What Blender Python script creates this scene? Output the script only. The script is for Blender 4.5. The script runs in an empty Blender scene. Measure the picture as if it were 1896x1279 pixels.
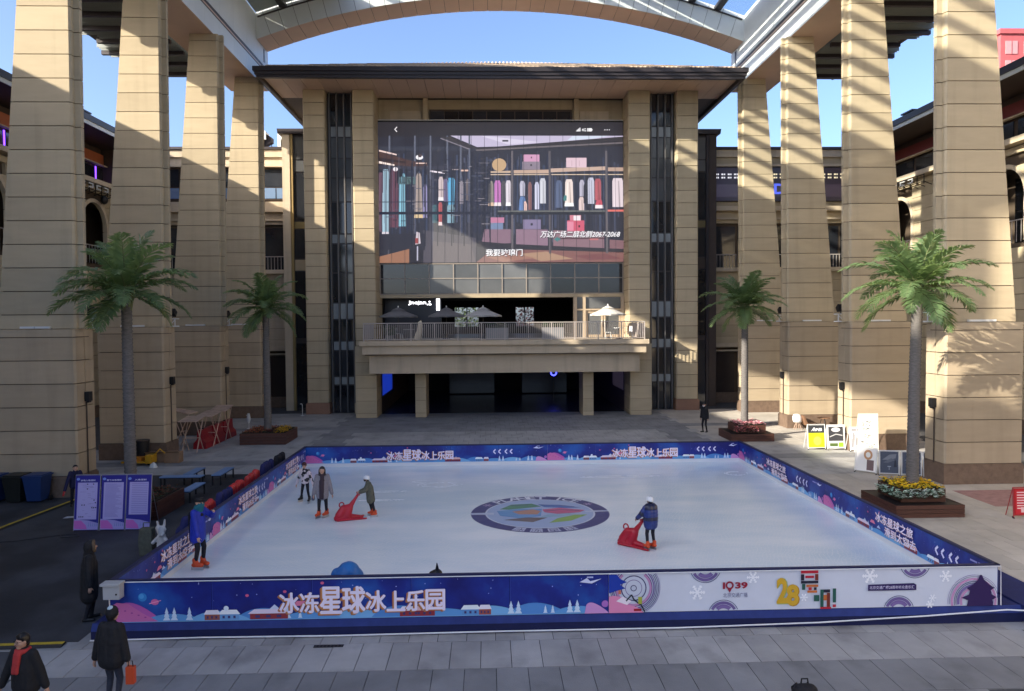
import bpy, bmesh, math, random
import numpy as np
from mathutils import Vector, Matrix, Quaternion
from math import sin, cos, pi, sqrt, atan2, radians as rad
random.seed(7)
SC = bpy.context.scene
COL = SC.collection

# ------------------------------------------------------------------ camera
YAW, PITCH, ROLL, EYE = 0.0320973, 0.0341135, -0.0073277, 6.6
F = Vector((sin(YAW)*cos(PITCH), cos(YAW)*cos(PITCH), -sin(PITCH)))
RT = Vector((cos(YAW), -sin(YAW), 0)); UP = RT.cross(F)
R2 = RT*cos(ROLL)+UP*sin(ROLL); U2 = UP*cos(ROLL)-RT*sin(ROLL)
cam = bpy.data.cameras.new('camera'); camo = bpy.data.objects.new('camera', cam); COL.objects.link(camo)
M = Matrix((R2, U2, -F)).transposed().to_4x4(); M.translation = (0, 0, EYE); camo.matrix_world = M
cam.sensor_width = 36; cam.lens = 36*1365/1896; cam.clip_start = .1; cam.clip_end = 3000
SC.camera = camo
# ------------------------------------------------------------------ light
SUN_A, SUN_EL = rad(64), rad(23.6)      # light travels towards +X/+Y, sun low behind the left
w = bpy.data.worlds.new('World'); SC.world = w; w.use_nodes = True
nt = w.node_tree; bg = nt.nodes['Background']
sk = nt.nodes.new('ShaderNodeTexSky'); sk.sky_type = 'NISHITA'; sk.sun_disc = False
sk.sun_elevation = SUN_EL; sk.sun_rotation = pi+SUN_A; sk.air_density = .6; sk.dust_density = 2.6; sk.ozone_density = 2.6
nt.links.new(sk.outputs[0], bg.inputs[0]); bg.inputs[1].default_value = .15
sl = bpy.data.lights.new('sun', 'SUN'); sl.energy = 4.1; sl.angle = rad(.53); sl.color = (1, .9, .74)
so = bpy.data.objects.new('sun', sl); COL.objects.link(so)
LD = Vector((sin(SUN_A)*cos(SUN_EL), cos(SUN_A)*cos(SUN_EL), -sin(SUN_EL)))
so.rotation_euler = LD.to_track_quat('-Z', 'Y').to_euler(); so.location = (-40, -20, 60)
EXPO = 1.5
vs = SC.view_settings; vs.view_transform = 'Standard'; vs.look = 'None'; vs.exposure = EXPO; vs.gamma = 1; vs.use_curve_mapping = False
SC.cycles.max_bounces = 7; SC.cycles.diffuse_bounces = 4; SC.cycles.glossy_bounces = 3; SC.cycles.transparent_max_bounces = 12
SC.cycles.caustics_reflective = False; SC.cycles.caustics_refractive = False

# ------------------------------------------------------------------ materials
def lin(c):
    return tuple(((v/255)/12.92 if v/255 <= .04045 else (((v/255)+.055)/1.055)**2.4) for v in c)
MATS = {}
def mat(name, col, rough=.7, metal=0, spec=.4, var=.08, scale=1.2, rvar=0, bump=0, bscale=60, emis=0, stretch=(1,1,1), streak=None):
    if name in MATS: return MATS[name]
    m = bpy.data.materials.new(name); m.use_nodes = True; n = m.node_tree; N = n.nodes; L = n.links
    b = N['Principled BSDF']; b.inputs['Roughness'].default_value = rough; b.inputs['Metallic'].default_value = metal
    b.inputs['Specular IOR Level'].default_value = spec
    g = N.new('ShaderNodeNewGeometry'); mp = N.new('ShaderNodeMapping'); mp.inputs['Scale'].default_value = stretch
    L.new(g.outputs['Position'], mp.inputs[0])
    no = N.new('ShaderNodeTexNoise'); no.inputs['Scale'].default_value = scale; no.inputs['Detail'].default_value = 6; no.inputs['Roughness'].default_value = .62
    L.new(mp.outputs[0], no.inputs['Vector'])
    mr = N.new('ShaderNodeMapRange'); mr.inputs[1].default_value = .3; mr.inputs[2].default_value = .7
    mr.inputs[3].default_value = 1-var; mr.inputs[4].default_value = 1+var; L.new(no.outputs[0], mr.inputs[0])
    val = mr.outputs[0]
    if rvar:
        oi = N.new('ShaderNodeObjectInfo'); m2 = N.new('ShaderNodeMapRange'); m2.inputs[3].default_value = 1-rvar; m2.inputs[4].default_value = 1+rvar
        L.new(oi.outputs['Random'], m2.inputs[0]); mu = N.new('ShaderNodeMath'); mu.operation = 'MULTIPLY'
        L.new(val, mu.inputs[0]); L.new(m2.outputs[0], mu.inputs[1]); val = mu.outputs[0]
    if streak:      # weather streaks or stains with a shape of their own
        m3 = N.new('ShaderNodeMapping'); m3.inputs['Scale'].default_value = streak[0]; L.new(g.outputs['Position'], m3.inputs[0])
        n3 = N.new('ShaderNodeTexNoise'); n3.inputs['Scale'].default_value = 1; n3.inputs['Detail'].default_value = 5; L.new(m3.outputs[0], n3.inputs['Vector'])
        r3 = N.new('ShaderNodeMapRange'); r3.inputs[1].default_value = streak[2]; r3.inputs[2].default_value = streak[3]; r3.inputs[3].default_value = 1; r3.inputs[4].default_value = 1-streak[1]; L.new(n3.outputs[0], r3.inputs[0])
        mu = N.new('ShaderNodeMath'); mu.operation = 'MULTIPLY'; L.new(val, mu.inputs[0]); L.new(r3.outputs[0], mu.inputs[1]); val = mu.outputs[0]
    hs = N.new('ShaderNodeHueSaturation'); hs.inputs['Color'].default_value = (*col, 1); L.new(val, hs.inputs['Value'])
    L.new(hs.outputs[0], b.inputs['Base Color'])
    if bump:
        n2 = N.new('ShaderNodeTexNoise'); n2.inputs['Scale'].default_value = bscale; n2.inputs['Detail'].default_value = 3
        L.new(mp.outputs[0], n2.inputs['Vector']); bp = N.new('ShaderNodeBump'); bp.inputs['Strength'].default_value = bump; bp.inputs['Distance'].default_value = .02
        L.new(n2.outputs[0], bp.inputs['Height']); L.new(bp.outputs[0], b.inputs['Normal'])
    if emis:
        b.inputs['Emission Color'].default_value = (*col, 1); b.inputs['Emission Strength'].default_value = emis
    MATS[name] = m; return m
def attr_mat(name, emis=0, rough=.45, base=1):
    if name in MATS: return MATS[name]
    m = bpy.data.materials.new(name); m.use_nodes = True; n = m.node_tree; N = n.nodes; L = n.links; b = N['Principled BSDF']
    a = N.new('ShaderNodeAttribute'); a.attribute_name = 'Col'
    b.inputs['Roughness'].default_value = rough; b.inputs['Specular IOR Level'].default_value = .3
    if not emis:      # slack vinyl: faint waves in the sheet
        g = N.new('ShaderNodeNewGeometry'); no = N.new('ShaderNodeTexNoise'); no.inputs['Scale'].default_value = 2.2; L.new(g.outputs['Position'], no.inputs[0])
        bp = N.new('ShaderNodeBump'); bp.inputs['Strength'].default_value = .5; bp.inputs['Distance'].default_value = .03; L.new(no.outputs[0], bp.inputs['Height']); L.new(bp.outputs[0], b.inputs['Normal'])
    if emis:
        L.new(a.outputs['Color'], b.inputs['Emission Color']); b.inputs['Emission Strength'].default_value = emis
        b.inputs['Base Color'].default_value = (base, base, base, 1)
    else:
        L.new(a.outputs['Color'], b.inputs['Base Color'])
    MATS[name] = m; return m
def glass_mat(name, tint, transp, rough=.04):
    if name in MATS: return MATS[name]
    m = bpy.data.materials.new(name); m.use_nodes = True; n = m.node_tree; N = n.nodes; L = n.links
    t = N.new('ShaderNodeBsdfTransparent'); t.inputs[0].default_value = (*tint, 1)
    g = N['Principled BSDF']; g.inputs['Base Color'].default_value = (*[c*.25 for c in tint], 1); g.inputs['Roughness'].default_value = rough
    mx = N.new('ShaderNodeMixShader'); mx.inputs[0].default_value = 1-transp
    L.new(t.outputs[0], mx.inputs[1]); L.new(g.outputs[0], mx.inputs[2]); L.new(mx.outputs[0], N['Material Output'].inputs[0])
    MATS[name] = m; return m

STONE = mat('sandstone', (.468, .388, .262), .8, var=.06, scale=1.0, rvar=.085, bump=.2, bscale=30, stretch=(.6, .6, 3), streak=((2.2, 2.2, .16), .10, .52, .72))
STONE2 = mat('sandstone_pale', (.54, .45, .33), .8, var=.06, scale=.8, rvar=.06, bump=.2, bscale=30, stretch=(.6, .6, 3), streak=((1.6, 1.6, .12), .2, .5, .7))
JOINT = mat('joint_recess', (.09, .065, .045), .9)
PLINTH = mat('brown_plinth_stone', (.16, .11, .08), .75, var=.2, scale=5, rvar=.1, bump=.6, bscale=25)
REDSTONE = mat('red_plinth_stone', (.27, .15, .1), .6, var=.1, scale=2)
DARK = mat('dark_metal', (.035, .028, .032), .45, spec=.5, var=.1)
DARKBROWN = mat('dark_brown_panel', (.06, .042, .034), .6, var=.15, scale=1)
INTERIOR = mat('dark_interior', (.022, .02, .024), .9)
ALU = mat('grey_aluminium_panel', (.66, .70, .70), .42, spec=.5, var=.05, scale=.4, rvar=.03)
TAUPE = mat('taupe_soffit_and_bounce', (.62, .45, .35), .5, var=.05, scale=.5, rvar=.03)  # soffit colour; on the arch it stands in for warm bounce
WHITEM = mat('white_metal', (.72, .73, .72), .45, var=.03)
GLASSD = mat('dark_glass', (.022, .025, .032), .06, spec=.7, var=.25, scale=.5, rvar=.5)
GLASSG = mat('grey_glass', (.11, .115, .12), .12, spec=.6, var=.15, scale=.6, rvar=.3)
SPAND = mat('pale_spandrel_glass', (.32, .34, .34), .25, spec=.5, var=.08, scale=1, rvar=.06)
BLACK = mat('black_paint', (.012, .012, .014), .5)
RAILM = mat('grey_rail_paint', (.42, .38, .36), .45)
PRINT = attr_mat('flat_print')

# ------------------------------------------------------------------ mesh helpers
class MB:
    def __init__(s): s.v = []; s.f = []; s.m = []; s.k = 0
    def add(s, vs, fs):
        o = len(s.v); s.v += [tuple(p) for p in vs]; s.f += [tuple(i+o for i in f) for f in fs]; s.m += [s.k]*len(fs); return s
    def box(s, x0, x1, y0, y1, z0, z1):
        if x0 > x1: x0, x1 = x1, x0
        if y0 > y1: y0, y1 = y1, y0
        return s.add([(x0,y0,z0),(x1,y0,z0),(x1,y1,z0),(x0,y1,z0),(x0,y0,z1),(x1,y0,z1),(x1,y1,z1),(x0,y1,z1)],
              [(0,3,2,1),(4,5,6,7),(0,1,5,4),(1,2,6,5),(2,3,7,6),(3,0,4,7)])
    def loft(s, rings, cap=True):
        n = len(rings[0]); vs = [p for r in rings for p in r]; fs = []
        for i in range(len(rings)-1):
            for j in range(n): fs.append((i*n+j, i*n+(j+1) % n, (i+1)*n+(j+1) % n, (i+1)*n+j))
        if cap: fs.append(tuple(range(n-1, -1, -1))); fs.append(tuple((len(rings)-1)*n+j for j in range(n)))
        return s.add(vs, fs)
    def prism(s, poly, ax, a, b):
        mp = {'x': lambda p, t: (t, p[0], p[1]), 'y': lambda p, t: (p[0], t, p[1]), 'z': lambda p, t: (p[0], p[1], t)}[ax]
        return s.loft([[mp(p, a) for p in poly], [mp(p, b) for p in poly]])
    def tube(s, pts, rs, n=8, cap=True):
        pts = [Vector(p) for p in pts]; rings = []
        if not hasattr(rs, '__len__'): rs = [rs]*len(pts)
        up = None
        for i, p in enumerate(pts):
            d = (pts[min(i+1, len(pts)-1)]-pts[max(i-1, 0)]).normalized()
            if up is None: up = Vector((0,0,1)) if abs(d.z) < .9 else Vector((1,0,0))
            a = d.cross(up).normalized(); b = a.cross(d).normalized(); up = b
            rings.append([p+(a*cos(2*pi*k/n)+b*sin(2*pi*k/n))*rs[i] for k in range(n)])
        return s.loft(rings, cap)
    def ell(s, c, r, nu=12, nv=8, rot=None):
        c = Vector(c); vs = []; fs = []
        for i in range(nv+1):
            t = pi*i/nv
            for j in range(nu):
                p = Vector((r[0]*sin(t)*cos(2*pi*j/nu), r[1]*sin(t)*sin(2*pi*j/nu), r[2]*cos(t)))
                if rot: p = rot @ p
                vs.append(c+p)
        for i in range(nv):
            for j in range(nu): fs.append((i*nu+j, (i+1)*nu+j, (i+1)*nu+(j+1) % nu, i*nu+(j+1) % nu))
        return s.add(vs, fs)
    def quad(s, a, b, c, d): return s.add([a, b, c, d], [(0,1,2,3)])
    def mesh(s, name, mats, off=(0,0,0), smooth=False):
        me = bpy.data.meshes.new(name)
        me.from_pydata([(v[0]-off[0], v[1]-off[1], v[2]-off[2]) for v in s.v], [], s.f)
        if not isinstance(mats, (list, tuple)): mats = [mats]
        for m in mats: me.materials.append(m)
        if len(mats) > 1: me.polygons.foreach_set('material_index', s.m)
        bm = bmesh.new(); bm.from_mesh(me); bmesh.ops.recalc_face_normals(bm, faces=bm.faces); bm.to_mesh(me); bm.free()
        if smooth: me.polygons.foreach_set('use_smooth', [True]*len(me.polygons))
        return me
    def build(s, name, mats, parent=None, smooth=False, local=False, bevel=0):
        off = (0,0,0) if (local or parent is None) else wloc(parent)
        me = s.mesh(name, mats, off, smooth)
        if bevel:
            bm = bmesh.new(); bm.from_mesh(me); bmesh.ops.remove_doubles(bm, verts=bm.verts, dist=1e-5)
            bmesh.ops.bevel(bm, geom=list(bm.edges), offset=bevel, segments=2, profile=.6, affect='EDGES'); bm.to_mesh(me); bm.free()
        return link(name, me, parent)
def wloc(o):
    v = Vector((0,0,0))
    while o: v += o.location; o = o.parent
    return v
def link(name, me, parent=None, loc=None):
    o = bpy.data.objects.new(name, me); COL.objects.link(o); o.parent = parent
    if loc is not None: o.location = loc
    return o
def tag(o, label, cat, group=None):
    o['label'] = label; o['category'] = cat
    if group: o['group'] = group
    return o
def thing(name, label, cat, loc=(0,0,0), group=None, rz=0):
    o = bpy.data.objects.new(name, None); COL.objects.link(o); o.location = loc; o.rotation_euler = (0,0,rz); o.empty_display_size = .2
    return tag(o, label, cat, group)
def struct(o): o['kind'] = 'structure'; return o
def stuff(o): o['kind'] = 'stuff'; return o
def copytree(o, parent=None, loc=None, label=None, rz=None):
    c = o.copy(); COL.objects.link(c); c.parent = parent
    if loc is not None: c.location = loc
    if rz is not None: c.rotation_euler = (0,0,rz)
    if label: c['label'] = label
    for ch in list(o.children): copytree(ch, c)
    return c
def BOX(name, m, parent, *b, bevel=0):
    return MB().box(*b).build(name, m, parent, bevel=bevel)

# flat print: polygons in (u, v) with colours, laid on a plane in thin layers
TXT = {}
def text_tris(s, bold=.012):
    if (s, bold) in TXT: return TXT[(s, bold)]
    c = bpy.data.curves.new('t', 'FONT'); c.body = s; c.size = 1; c.offset = bold; c.resolution_u = 3
    o = bpy.data.objects.new('t', c); COL.objects.link(o); bpy.context.view_layer.update()
    e = o.evaluated_get(bpy.context.evaluated_depsgraph_get()); m = e.to_mesh()
    v = [(p.co.x, p.co.y) for p in m.vertices]; f = [tuple(p.vertices) for p in m.polygons]; e.to_mesh_clear()
    bpy.data.objects.remove(o); bpy.data.curves.remove(c)
    x0 = min(p[0] for p in v); x1 = max(p[0] for p in v); y0 = min(p[1] for p in v); y1 = max(p[1] for p in v)
    TXT[(s, bold)] = (v, f, x0, x1, y0, y1); return TXT[(s, bold)]
class Print:
    def __init__(s): s.v = []; s.f = []; s.c = []; s.n = 0
    def L(s, lay): s.n += 1; return lay+s.n*.0025      # every shape lies on its own hair-thin layer
    def poly(s, pts, col, lay=1):
        o = len(s.v); lay = s.L(lay); s.v += [(p[0], p[1], lay) for p in pts]; s.f.append(tuple(range(o, o+len(pts)))); s.c.append(lin(col)); return s
    def rect(s, x0, y0, x1, y1, col, lay=1): return s.poly([(x0,y0),(x1,y0),(x1,y1),(x0,y1)], col, lay)
    def circ(s, x, y, r, col, lay=1, n=24, ry=None, a0=0, a1=2*pi):
        return s.poly([(x+r*cos(a0+(a1-a0)*k/n), y+(ry or r)*sin(a0+(a1-a0)*k/n)) for k in range(n if a1-a0 > 6.2 else n+1)], col, lay)
    def ring(s, x, y, r0, r1, col, lay=1, n=40, clip=None, a0=0, a1=2*pi):
        for k in range(n):
            a = a0+(a1-a0)*k/n; b = a0+(a1-a0)*(k+1)/n
            q = [(x+r0*cos(a), y+r0*sin(a)), (x+r1*cos(a), y+r1*sin(a)), (x+r1*cos(b), y+r1*sin(b)), (x+r0*cos(b), y+r0*sin(b))]
            if clip and not all(clip[0] <= p[0] <= clip[2] and clip[1] <= p[1] <= clip[3] for p in q): continue
            s.poly(q, col, lay)
        return s
    def line(s, pts, wd, col, lay=1):
        for a, b in zip(pts, pts[1:]):
            d = Vector((b[0]-a[0], b[1]-a[1])); n = Vector((-d.y, d.x)).normalized()*wd/2
            s.poly([(a[0]+n.x, a[1]+n.y), (a[0]-n.x, a[1]-n.y), (b[0]-n.x, b[1]-n.y), (b[0]+n.x, b[1]+n.y)], col, lay)
        return s
    def text(s, t, x, y, h, col, lay=3, bold=.012, w=None, shear=0, fat=0):
        if fat:
            for k in range(6): s.text(t, x+fat*h*cos(k*pi/3), y+fat*h*sin(k*pi/3), h, col, lay, 0, w, shear)
            return s
        v, f, x0, x1, y0, y1 = text_tris(t, bold); k = h/(y1-y0); kx = (w/(x1-x0)) if w else k; o = len(s.v); lay = s.L(lay)
        s.v += [(x+(p[0]-x0)*kx+shear*(p[1]-y0)*k, y+(p[1]-y0)*k, lay) for p in v]; s.f += [tuple(i+o for i in q) for q in f]; s.c += [lin(col)]*len(f); return s
    def build(s, name, parent, o, u, v, m=None, step=.0025, local=False):
        o = Vector(o); u = Vector(u); v = Vector(v); n = u.normalized().cross(v.normalized())
        off = Vector((0,0,0)) if (local or parent is None) else wloc(parent)
        me = bpy.data.meshes.new(name); me.from_pydata([o+u*p[0]+v*p[1]+n*(p[2]*step)-off for p in s.v], [], s.f)
        ca = me.color_attributes.new('Col', 'FLOAT_COLOR', 'CORNER'); buf = []
        for p in me.polygons: buf += [*s.c[p.index], 1]*p.loop_total
        ca.data.foreach_set('color', buf); me.materials.append(m or PRINT)
        return link(name, me, parent)
# blended body surfaces: tapered capsules fused into one continuous skin
def capsule(a, b, ra, rb, n=12):
    a = Vector(a); b = Vector(b); d = b-a; L = d.length
    d = d.normalized() if L > 1e-6 else Vector((0,0,1))
    up = Vector((0,0,1)) if abs(d.z) < .9 else Vector((1,0,0)); x = d.cross(up).normalized(); y = d.cross(x)
    rings = []
    for t in (-88, -60, -30, 0): rings.append((a+d*ra*sin(rad(t)), ra*cos(rad(t))))
    for t in (0, 30, 60, 88): rings.append((b+d*rb*sin(rad(t)), rb*cos(rad(t))))
    return [[c+(x*cos(2*pi*k/n)+y*sin(2*pi*k/n))*r for k in range(n)] for c, r in rings]
def blob(name, caps, mats, parent, voxel=.014, smooth=3, local=True):
    """caps: (a, b, ra, rb, material index[, (sx, sy)]) fused by a voxel remesh into one skin"""
    mb = MB()
    for c in caps: mb.loft(capsule(*c[:4]))
    me = mb.mesh('tmp', mats[0]); o = bpy.data.objects.new('tmp', me); COL.objects.link(o)
    r = o.modifiers.new('r', 'REMESH'); r.mode = 'VOXEL'; r.voxel_size = voxel
    if smooth: q = o.modifiers.new('s', 'SMOOTH'); q.factor = .5; q.iterations = smooth
    bpy.context.view_layer.update()
    e = o.evaluated_get(bpy.context.evaluated_depsgraph_get()); nm = bpy.data.meshes.new_from_object(e); nm.name = name
    bpy.data.objects.remove(o); bpy.data.meshes.remove(me)
    nm.materials.clear()
    for m in mats: nm.materials.append(m)
    n = len(nm.polygons); nm.polygons.foreach_set('use_smooth', [True]*n)
    if len(mats) > 1:
        P = np.empty(n*3); nm.polygons.foreach_get('center', P); P = P.reshape(-1, 3); best = np.full(n, 1e9); idx = np.zeros(n, int)
        for c in caps:
            a = np.array(c[0], float); b = np.array(c[1], float); ab = b-a; t = np.clip(((P-a)@ab)/max(ab@ab, 1e-9), 0, 1)
            d = np.linalg.norm(P-(a+t[:, None]*ab), axis=1)-(c[2]+(c[3]-c[2])*t); k = d < best; best[k] = d[k]; idx[k] = c[4]
        nm.polygons.foreach_set('material_index', idx.tolist())
    return link(name, nm, parent)
XC, HALF = 1.165, 16.785
STONEP = mat('sandstone_pinkish', (.432, .352, .248), .8, var=.06, scale=1.0, rvar=.085, bump=.2, bscale=30, stretch=(.6, .6, 3), streak=((2.0, 2.0, .2), .10, .5, .7))
COLY = [28.35, 35.95, 43.55, 51.15]
ORD = ['nearest the camera', 'second', 'third', 'farthest']
# ------------------------------------------------------------------ ground
GROUND = mat('paving_bed', (.085, .085, .09), .95, var=.15, scale=2)
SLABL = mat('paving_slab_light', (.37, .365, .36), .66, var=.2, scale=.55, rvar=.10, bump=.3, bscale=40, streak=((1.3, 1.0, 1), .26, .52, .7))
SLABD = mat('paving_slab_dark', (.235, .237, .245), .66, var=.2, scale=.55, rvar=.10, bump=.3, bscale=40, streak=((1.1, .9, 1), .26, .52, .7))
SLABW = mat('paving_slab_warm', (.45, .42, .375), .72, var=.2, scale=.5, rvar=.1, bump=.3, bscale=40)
g = struct(MB().quad((-400,-200,-.03),(400,-200,-.03),(400,600,-.03),(-400,600,-.03)).build('ground', GROUND))
paving = struct(MB().box(-22,24,9,56.5,-.029,-.02).build('paving', GROUND))
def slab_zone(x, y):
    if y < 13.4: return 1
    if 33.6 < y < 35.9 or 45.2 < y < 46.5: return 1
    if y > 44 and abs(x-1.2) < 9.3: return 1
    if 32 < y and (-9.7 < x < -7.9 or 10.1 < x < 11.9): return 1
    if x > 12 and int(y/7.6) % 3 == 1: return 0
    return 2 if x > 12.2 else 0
cells = []
random.seed(3)
sx, sy = .6, 1.2
for j in range(int((56-9)/sy)):
    y = 9+j*sy
    for i in range(int(44/sx)):
        x = -20.6+i*sx+(.3 if j % 2 else 0)
        if -8.6 < x < 11.6 and 16.0 < y+.6 < 31.9: continue
        if x < -8.4 and 15.2 < y < 31.2: continue
        if not (abs((x-.03*y)/max(y, 1)) < .74): continue
        if y > 52.5: continue
        cells.append((y, x, slab_zone(x+.3, y+.6)))
cells.sort(key=lambda c: c[0])
G = .007
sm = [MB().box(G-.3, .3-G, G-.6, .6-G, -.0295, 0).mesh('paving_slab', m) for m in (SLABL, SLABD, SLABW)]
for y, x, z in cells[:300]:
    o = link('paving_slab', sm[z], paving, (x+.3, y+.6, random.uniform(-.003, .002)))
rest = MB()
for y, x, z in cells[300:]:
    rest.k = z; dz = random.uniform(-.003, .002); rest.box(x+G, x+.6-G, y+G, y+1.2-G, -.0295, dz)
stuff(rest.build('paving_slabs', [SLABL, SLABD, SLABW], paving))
MAT = mat('black_rubber_mat', (.05, .052, .06), .75, var=.35, scale=.5, bump=.5, bscale=50, streak=((.5, .35, 1), .5, .45, .6))
mats_ = struct(MB().box(-30,-8.55,15.35,32.2,-.02,.006).build('rubber_matting', MAT))

# ------------------------------------------------------------------ colonnade
def zl(z): return (z-6.4)/16.87
def col_ring(s, z, g=0):
    xi = -.15*zl(z)+g; xo = 2.87-1.42*zl(z)-g
    p = [(xo, .1+g), (xi+.07, .1+g), (xi, .17+g), (xi, .32+g), (xi-.22, .32+g), (xi-.22, .52-g), (xi, .54-g), (xi, .86-g), (xo, .86-g)]
    return [(s*a, b, z) for a, b in p]
def make_column(s, y0, label):
    t = thing('stone_column', label, 'column', (XC+s*HALF, y0, 0), 'tapered stone columns of the colonnade')
    ped = MB().loft([[(s*a, b, z) for a, b in ((3.03,.07),(.12,.07),(.12,1.23),(3.03,1.23))] for z in (.1, 6.38)]).build('pedestal', JOINT, t, local=True)
    zs = [.8]+[1.66+.885*k for k in range(6)]+[6.4]
    for a, b in zip(zs, zs[1:]):
        MB().loft([[(s*q[0], q[1], z) for q in ((3.1,0),(.07,0),(0,.07),(0,.63),(.05,.65),(.05,.69),(0,.71),(0,1.3),(3.1,1.3))] for z in (a+.016, b-.016)]).build('stone_panel', STONEP, ped, local=True)
    MB().loft([[(s*q[0], q[1], z) for q in ((3.16,-.06),(-.06,-.06),(-.06,1.36),(3.16,1.36))] for z in (0, .74)]).loft(
        [[(s*q[0], q[1], z) for q in ((3.13,-.03),(-.03,-.03),(-.03,1.33),(3.13,1.33))] for z in (.741, .8)]).build('plinth', PLINTH, t, local=True)
    sh = MB().loft([col_ring(s, 6.41, .06), col_ring(s, 23.25, .06)]).build('shaft', JOINT, t, local=True)
    zs = [6.4]+[6.94+.885*k for k in range(19)]; zs = [z for z in zs if z < 23]+[23.27]
    for a, b in zip(zs, zs[1:]):
        MB().loft([col_ring(s, a+.016), col_ring(s, b-.016)]).build('stone_panel', STONE, sh, local=True)
    # linear uplight at the foot of the shaft
    b = MB().box(s*.9, s*1.45, -.02, .09, 6.42, 6.5).box(s*1.47, s*2.0, -.02, .09, 6.42, 6.5).build('uplight_bar', WHITEM, t, local=True)
    return t
SIDE = {-1: 'left', 1: 'right'}
first = {}
for s in (-1, 1):
    for k, y in enumerate(COLY):
        lab = ('tapered sandstone column on the %s, %s' % (SIDE[s], ORD[k]+(' of the four' if k else '')))
        if k == 0: first[s] = make_column(s, y, lab)
        else: copytree(first[s], None, (XC+s*HALF, y, 0), lab)
# black wall lamps with conduit on the pedestals' inner faces
for s in (-1, 1):
    for k, y in enumerate(COLY[:3]):
        x = XC+s*HALF; t = thing('wall_lamp', 'black box wall lamp with a conduit on the %s pedestal, %s' % (SIDE[s], ORD[k]), 'lamp', (x, y+.67, 0), 'pedestal wall lamps')
        zz = 3.6 if s < 0 else 3.0
        MB().box(x-s*.02, x-s*.2, y+.54, y+.8, zz, zz+.36).box(x-s*.06, x-s*.17, y+.58, y+.76, zz-.06, zz).build('housing', BLACK, t, bevel=.01)
        MB().tube([(x-s*.03, y+.67, zz-.05), (x-s*.03, y+.67, .1)], .022, 6).build('conduit', DARKBROWN, t)
# floodlight rigs on the pedestal tops
for s in (-1, 1):
    for k, y in enumerate(COLY[:3]):
        x = XC+s*(HALF-.22); y0 = y+.92
        t = thing('floodlight_rig', 'white truss frame with black floodlights on the %s pedestal, %s' % (SIDE[s], ORD[k]), 'floodlight', (x, y0, 6.4), 'floodlight rigs')
        fr = MB(); a0, a1 = x+s*.0, x+s*.85
        for zz in (6.42, 6.78):
            for yy in (y0-.02, y0+.4): fr.box(a0, a1, yy, yy+.04, zz, zz+.04)
            for xx in (a0, a1-s*.04): fr.box(xx, xx+s*.04, y0, y0+.42, zz, zz+.04)
        for q in range(4): xx = a0+(a1-a0-s*.04)*q/3; fr.box(xx, xx+s*.04, y0-.03, y0, 6.44, 6.8)
        for q in range(3): xa = a0+(a1-a0)*q/3; fr.tube([(xa, y0-.01, 6.45 if q % 2 else 6.78), (xa+(a1-a0)/3, y0-.01, 6.78 if q % 2 else 6.45)], .018, 6)
        fr.box(a0, a1, y0-.02, y0+.46, 6.4, 6.42).build('frame', WHITEM, t)
        for q in range(2):
            xx = a0+s*(.25+.45*q); r = Matrix.Rotation(rad(-35), 3, 'X')
            l = MB().tube([(xx, y0+.2, 6.8), (xx, y0+.2, 7.0)], .03, 6)
            l.loft([[tuple(Vector((xx, y0+.2, 7.1))+r @ Vector((a*.19, yy, b*.14))) for a, b in ((-1,-1),(1,-1),(1,1),(-1,1))] for yy in (-.16, .14)])
            l.build('lamp_head', BLACK, t)

# ------------------------------------------------------------------ beams
for s in (-1, 1):
    xi = XC+s*(HALF+.1); xo = XC+s*(HALF+2.75)
    t = thing('canopy_beam', 'long grey clad beam carried by the columns on the %s' % SIDE[s], 'beam', (xi, 28, 23.27), 'beams of the glass canopy')
    MB().box(xi+s*.06, xo-s*.06, 11.05, 54.15, 23.33, 27.6).build('core', DARK, t)
    y = 11.2; n = 0
    a = MB().box(xi, xi+s*.05, 0, 2.39, 23.27, 24.38).mesh('cladding_panel', ALU, (xi, 0, 0))
    b = MB().box(xi, xi+s*.05, 0, 2.39, 24.78, 27.65).mesh('cladding_panel', ALU, (xi, 0, 0))
    c = MB().box(xi+s*.001, xo, 0, 2.39, 23.26, 23.33).mesh('soffit_panel', TAUPE, (xi, 0, 0))
    d = MB().box(xo-s*.05, xo, 0, 2.39, 23.34, 27.65).mesh('cladding_panel', ALU, (xi, 0, 0))
    while y < 54:
        for me in (a, b, c, d): link(me.name.split('.')[0], me, t, Vector((xi, y, 0))-t.location)
        y += 2.4; n += 1
    MB().box(xi+s*.03, xi+s*.055, 11.2, 54.4, 24.38, 24.78).build('shadow_gap', DARK, t)
    MB().box(xi+s*.015, xi+s*.03, 11.2, 54.4, 24.5, 24.6).build('rail_profile', TAUPE, t)
    MB().box(xi+s*.0, xo, 11.2, 54.38, 27.65, 27.75).build('coping', ALU, t)
    MB().box(xi+s*.005, xo-s*.01, 54.385, 54.42, 23.27, 27.65).build('end_panel', ALU, t)
    MB().box(xi-s*.012, xi-s*.002, 53.3, 53.6, 25.0, 25.9).build('vent_slot', DARK, t)

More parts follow.
